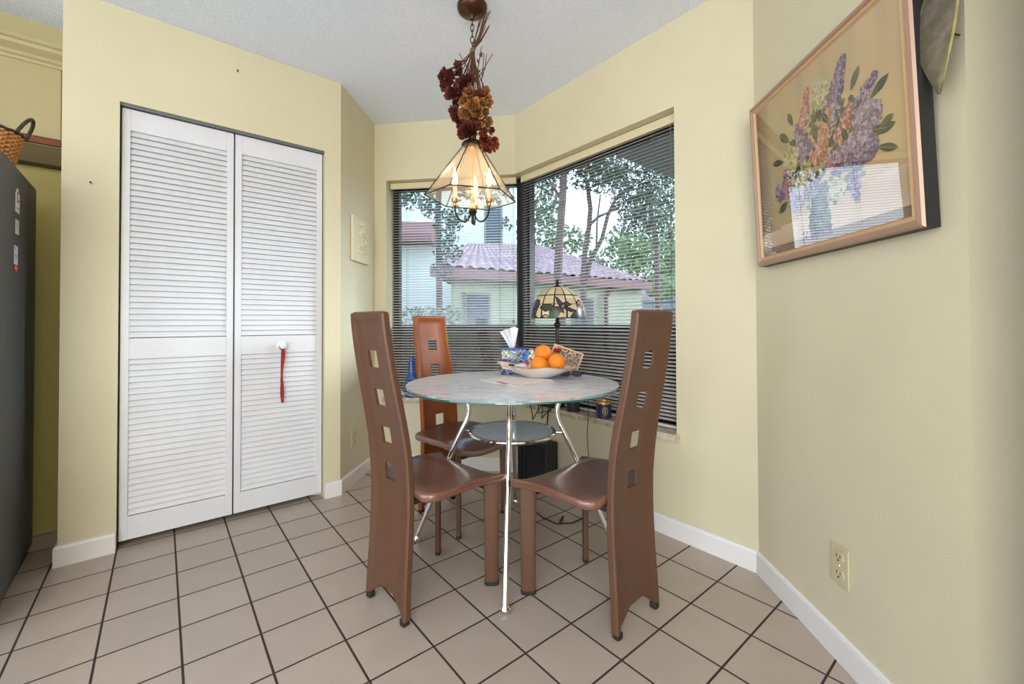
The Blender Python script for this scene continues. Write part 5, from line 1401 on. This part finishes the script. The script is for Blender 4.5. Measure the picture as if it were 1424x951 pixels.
tree((.60, D, -.12), 'single-trunked leafy tree nearest the left edge of the wide window',
     [([Vector((.60, D, -.12)), pxp(781, 430, D), pxp(776, 380, D), pxp(779, 330, D), pxp(783, 280, D), pxp(786, 230, D), pxp(796, 180, D), pxp(806, 120, D)], .060, .035), ([pxp(783, 280, D), pxp(765, 250, D), pxp(748, 225, D)], .02, .01)],
     [(pxp(790, 215, D), .34, 420, (1.4, 1, .7)), (pxp(768, 245, D + .2), .26, 220, (1, 1, .9)), (pxp(760, 290, D + .6), .22, 110, (1, 1, 1)), (pxp(825, 215, D + .2), .34, 420, (1.2, 1, .7)), (pxp(800, 150, D), .7, 900, (1.5, 1, .6)), (pxp(835, 250, D + .5), .30, 320, (1.3, 1, .6)), (pxp(750, 215, D), .28, 300, (1, 1, .8)), (pxp(845, 240, D), .26, 280, (1.2, 1, .6)), (pxp(825, 190, D), .4, 350, (1.5, 1, .5))], DK, .070)
D = 5.8
tree((1.0, D, -.12), 'forked double-trunked tree outside the middle of the wide window',
     [([Vector((1.0, D, -.12)), pxp(813, 445, D), pxp(811, 400, D), pxp(814, 350, D), pxp(820, 315, D), pxp(822, 290, D), pxp(818, 255, D)], .050, .028), ([pxp(813, 395, D), pxp(822, 362, D), pxp(838, 332, D), pxp(846, 300, D), pxp(858, 275, D), pxp(880, 258, D)], .036, .02), ([pxp(822, 312, D), pxp(832, 302, D), pxp(845, 296, D), pxp(862, 290, D)], .020, .012), ([pxp(830, 345, D), pxp(831, 310, D), pxp(836, 270, D)], .016, .01)],
     [(pxp(880, 255, D), .36, 420, (1.2, 1, .7)), (pxp(855, 215, D), .40, 480, (1.2, 1, .7)), (pxp(905, 290, D + .3), .34, 360, (1, 1, .9)), (pxp(870, 285, D + .2), .18, 90, (1, 1, .7)), (pxp(925, 325, D + .6), .34, 300, (1, 1, .7)), (pxp(940, 250, D), .45, 420, (1, 1, .9)), (pxp(905, 240, D), .34, 380, (1, 1, .8)), (pxp(885, 310, D + .5), .28, 260, (1, 1, .8))], DK, .062)
D = 4.9
tree((-.85, D, -.12), 'tree with hanging leafy branches outside the narrow window',
     [([Vector((-.85, D, -.12)), pxp(611, 420, D + .6), pxp(610, 340, D + .5), pxp(609, 290, D + .3), pxp(612, 240, D), pxp(620, 180, D)], .045, .03)],
     [(pxp(575, 272, D), .20, 230, (1.4, 1, .8)), (pxp(598, 288, D), .13, 110, (1, 1, 1)), (pxp(622, 310, D), .16, 190, (1, 1, 1.1)), (pxp(624, 345, D), .17, 210, (1.1, 1, 1)), (pxp(615, 375, D), .13, 100, (1, 1, .7)), (pxp(640, 300, D), .13, 100, (1, 1, 1)), (pxp(650, 262, D), .2, 140, (1.3, 1, .7)), (pxp(704, 312, D + .4), .09, 40, (1, 1, 1)), (pxp(690, 268, D), .16, 90, (1.4, 1, .8))], DK, .058)
tree((1.3, 16, -.12), 'large pale green tree rising behind the clay tile roof', [([Vector((1.3, 16, -.12)), Vector((1.3, 16, 4.0))], .14, .08)],
     [(pxp(752, 320, 16), 1.0, 700, (1, 1, 1.2)), (pxp(790, 335, 16), .8, 360, (1.2, 1, .7)), (pxp(850, 365, 16), .9, 500, (1.6, 1, .6)), (pxp(860, 335, 16.5), .5, 260, (1, 1, 1.2)), (pxp(750, 275, 16), .8, 240, (1, 1, 1))], MID, .20)
tree((6.2, 15, -.12), 'bushy light green tree at the right end beyond the tile roof', [([Vector((6.2, 15, -.12)), Vector((6.2, 15, 3.0))], .13, .07)],
     [(pxp(905, 365, 15), 1.0, 900, (1.2, 1, .9)), (pxp(945, 355, 15), 1.0, 800, (1, 1, 1)), (pxp(925, 400, 14), .7, 400, (1, 1, .6)), (pxp(885, 345, 15), .6, 360, (1, 1, 1)), (pxp(925, 290, 15), 1.2, 420, (1, 1, 1))], PALE, .20)
tree((3.1, 9, -.12), 'slim tree with dense dark crown at the right of the wide window', [([Vector((3.1, 9, -.12)), Vector((3.05, 9, 2.6)), Vector((2.9, 9, 3.8))], .06, .04)],
     [(pxp(905, 300, 9), .7, 620, (1, 1, .8)), (pxp(935, 270, 9), .7, 600, (1, 1, .9)), (pxp(880, 280, 9.5), .5, 360, (1, 1, .8))], DK, .085)
def bush(base, label, cl, cols, size):
    root = thing('shrub', tuple(base), label, 'shrub', 'garden shrubs'); m = MB()
    b0 = Vector(base)
    for (c, r, n_, sq) in cl: m.tube([b0, b0.lerp(Vector(c), .6) + Vector((.02, 0, 0)), Vector(c)], [.012, .009, .005], 6)
    m.build('branches', m_bark, root); m = MB()
    for (c, r, n_, sq) in cl: leaves(m, c, r, n_, size, sq, cols)
    m.build('foliage', m_leaf, root)
SIL = [lin(150, 168, 160), lin(120, 142, 128), lin(96, 120, 104)]
bush((-.95, 5.2, -.12), 'silvery leafed shrub outside the narrow window, left of the dark window', [(pxp(585, 440, 5.2), .22, 200, (1.5, 1, .6)), (pxp(620, 440, 5.2), .2, 160, (1.2, 1, .8)), (Vector((-.95, 5.2, .6)), .5, 420, (1, 1, 1))], SIL, .06)
bush((-.2, 4.9, -.12), 'dark shrub below the corner post outside', [(Vector((-.35, 4.9, .35)), .45, 420, (1, 1, .9)), (Vector((.15, 4.9, .30)), .42, 380, (1, 1, .9))], DK, .06)
bush((.95, 4.4, -.12), 'dark twiggy shrub low outside the wide window', [(Vector((.8, 4.4, .4)), .42, 380, (1, 1, .9)), (Vector((1.25, 4.2, .45)), .42, 360, (1, 1, .9))], DK, .055)
bush((1.9, 4.2, -.12), 'bright green low shrub at the right outside the wide window', [(Vector((1.65, 4.3, .15)), .42, 420, (1, 1, .7)), (Vector((2.2, 4.2, .2)), .45, 420, (1, 1, .8))], PALE, .07)

# ------------------------------------------------------------------ light, world, camera
w = bpy.data.worlds.new('World'); sc.world = w; w.use_nodes = True; nt = w.node_tree; bg = nt.nodes['Background']
tc = nt.nodes.new('ShaderNodeTexCoord'); sp = nt.nodes.new('ShaderNodeSeparateXYZ'); nt.links.new(tc.outputs['Generated'], sp.inputs[0])
cr = nt.nodes.new('ShaderNodeValToRGB'); e = cr.color_ramp.elements
e[0].position = .0; e[0].color = (.84, .92, 1.0, 1); e[1].position = .6; e[1].color = (.60, .78, 1.0, 1)
nt.links.new(sp.outputs[2], cr.inputs[0]); nt.links.new(cr.outputs[0], bg.inputs['Color']); bg.inputs['Strength'].default_value = 1.6
def area(name, loc, rot, sx, sy, e_, c=(1, 1, 1)):
    l = bpy.data.lights.new(name, 'AREA'); l.shape = 'RECTANGLE'; l.size = sx; l.size_y = sy; l.energy = e_; l.color = c
    o = bpy.data.objects.new(name, l); col.objects.link(o); o.location = loc; o.rotation_euler = rot; return o
area('overhead_fill', (-.6, -.9, 2.42), (R(10), 0, 0), 2.4, 1.8, 22, (1.0, .97, .94))  # soft fill added overhead behind the camera, no fixture there
area('rear_fill', (-.25, -2.8, 1.25), (R(90), 0, R(8)), 2.0, 2.2, 46, (.97, .965, .96))  # broad fill added behind the camera, no window modelled there
sl = bpy.data.lights.new('hazy_sun', 'SUN'); sl.energy = 2.0; sl.angle = R(14); sl.color = (.95, .98, 1)
so = bpy.data.objects.new('hazy_sun', sl); col.objects.link(so); so.rotation_euler = Vector((-.93, -.12, -.19)).to_track_quat('-Z', 'Y').to_euler()

cam = bpy.data.cameras.new('Camera'); co = bpy.data.objects.new('Camera', cam); col.objects.link(co)
cam.sensor_width = 36; cam.lens = 594.5 / 1424 * 36; cam.shift_y = -(475.5 - 440.7) / 1424; cam.clip_start = .02
pi_, ro_ = R(.765), R(-.2)
r_ = Vector((1, 0, 0)); fw_ = Vector((0, math.cos(pi_), math.sin(pi_))); up_ = Vector((0, -math.sin(pi_), math.cos(pi_)))
rr_ = r_ * math.cos(ro_) + up_ * math.sin(ro_); uu_ = -r_ * math.sin(ro_) + up_ * math.cos(ro_)
co.matrix_world = Matrix(((rr_.x, uu_.x, -fw_.x, 0), (rr_.y, uu_.y, -fw_.y, 0), (rr_.z, uu_.z, -fw_.z, 1.01), (0, 0, 0, 1)))
sc.camera = co
for o in bpy.data.objects:
    if '_o' in o: del o['_o']
sc.view_settings.view_transform = 'Standard'; sc.view_settings.look = 'None'; sc.view_settings.gamma = 1; sc.view_settings.exposure = 1.25
sc.view_settings.use_curve_mapping = False
sc.cycles.max_bounces = 10; sc.cycles.diffuse_bounces = 5; sc.cycles.glossy_bounces = 5; sc.cycles.transparent_max_bounces = 16
sc.cycles.use_denoising = True; sc.cycles.sample_clamp_indirect = 6; sc.cycles.caustics_reflective = False; sc.cycles.caustics_refractive = False
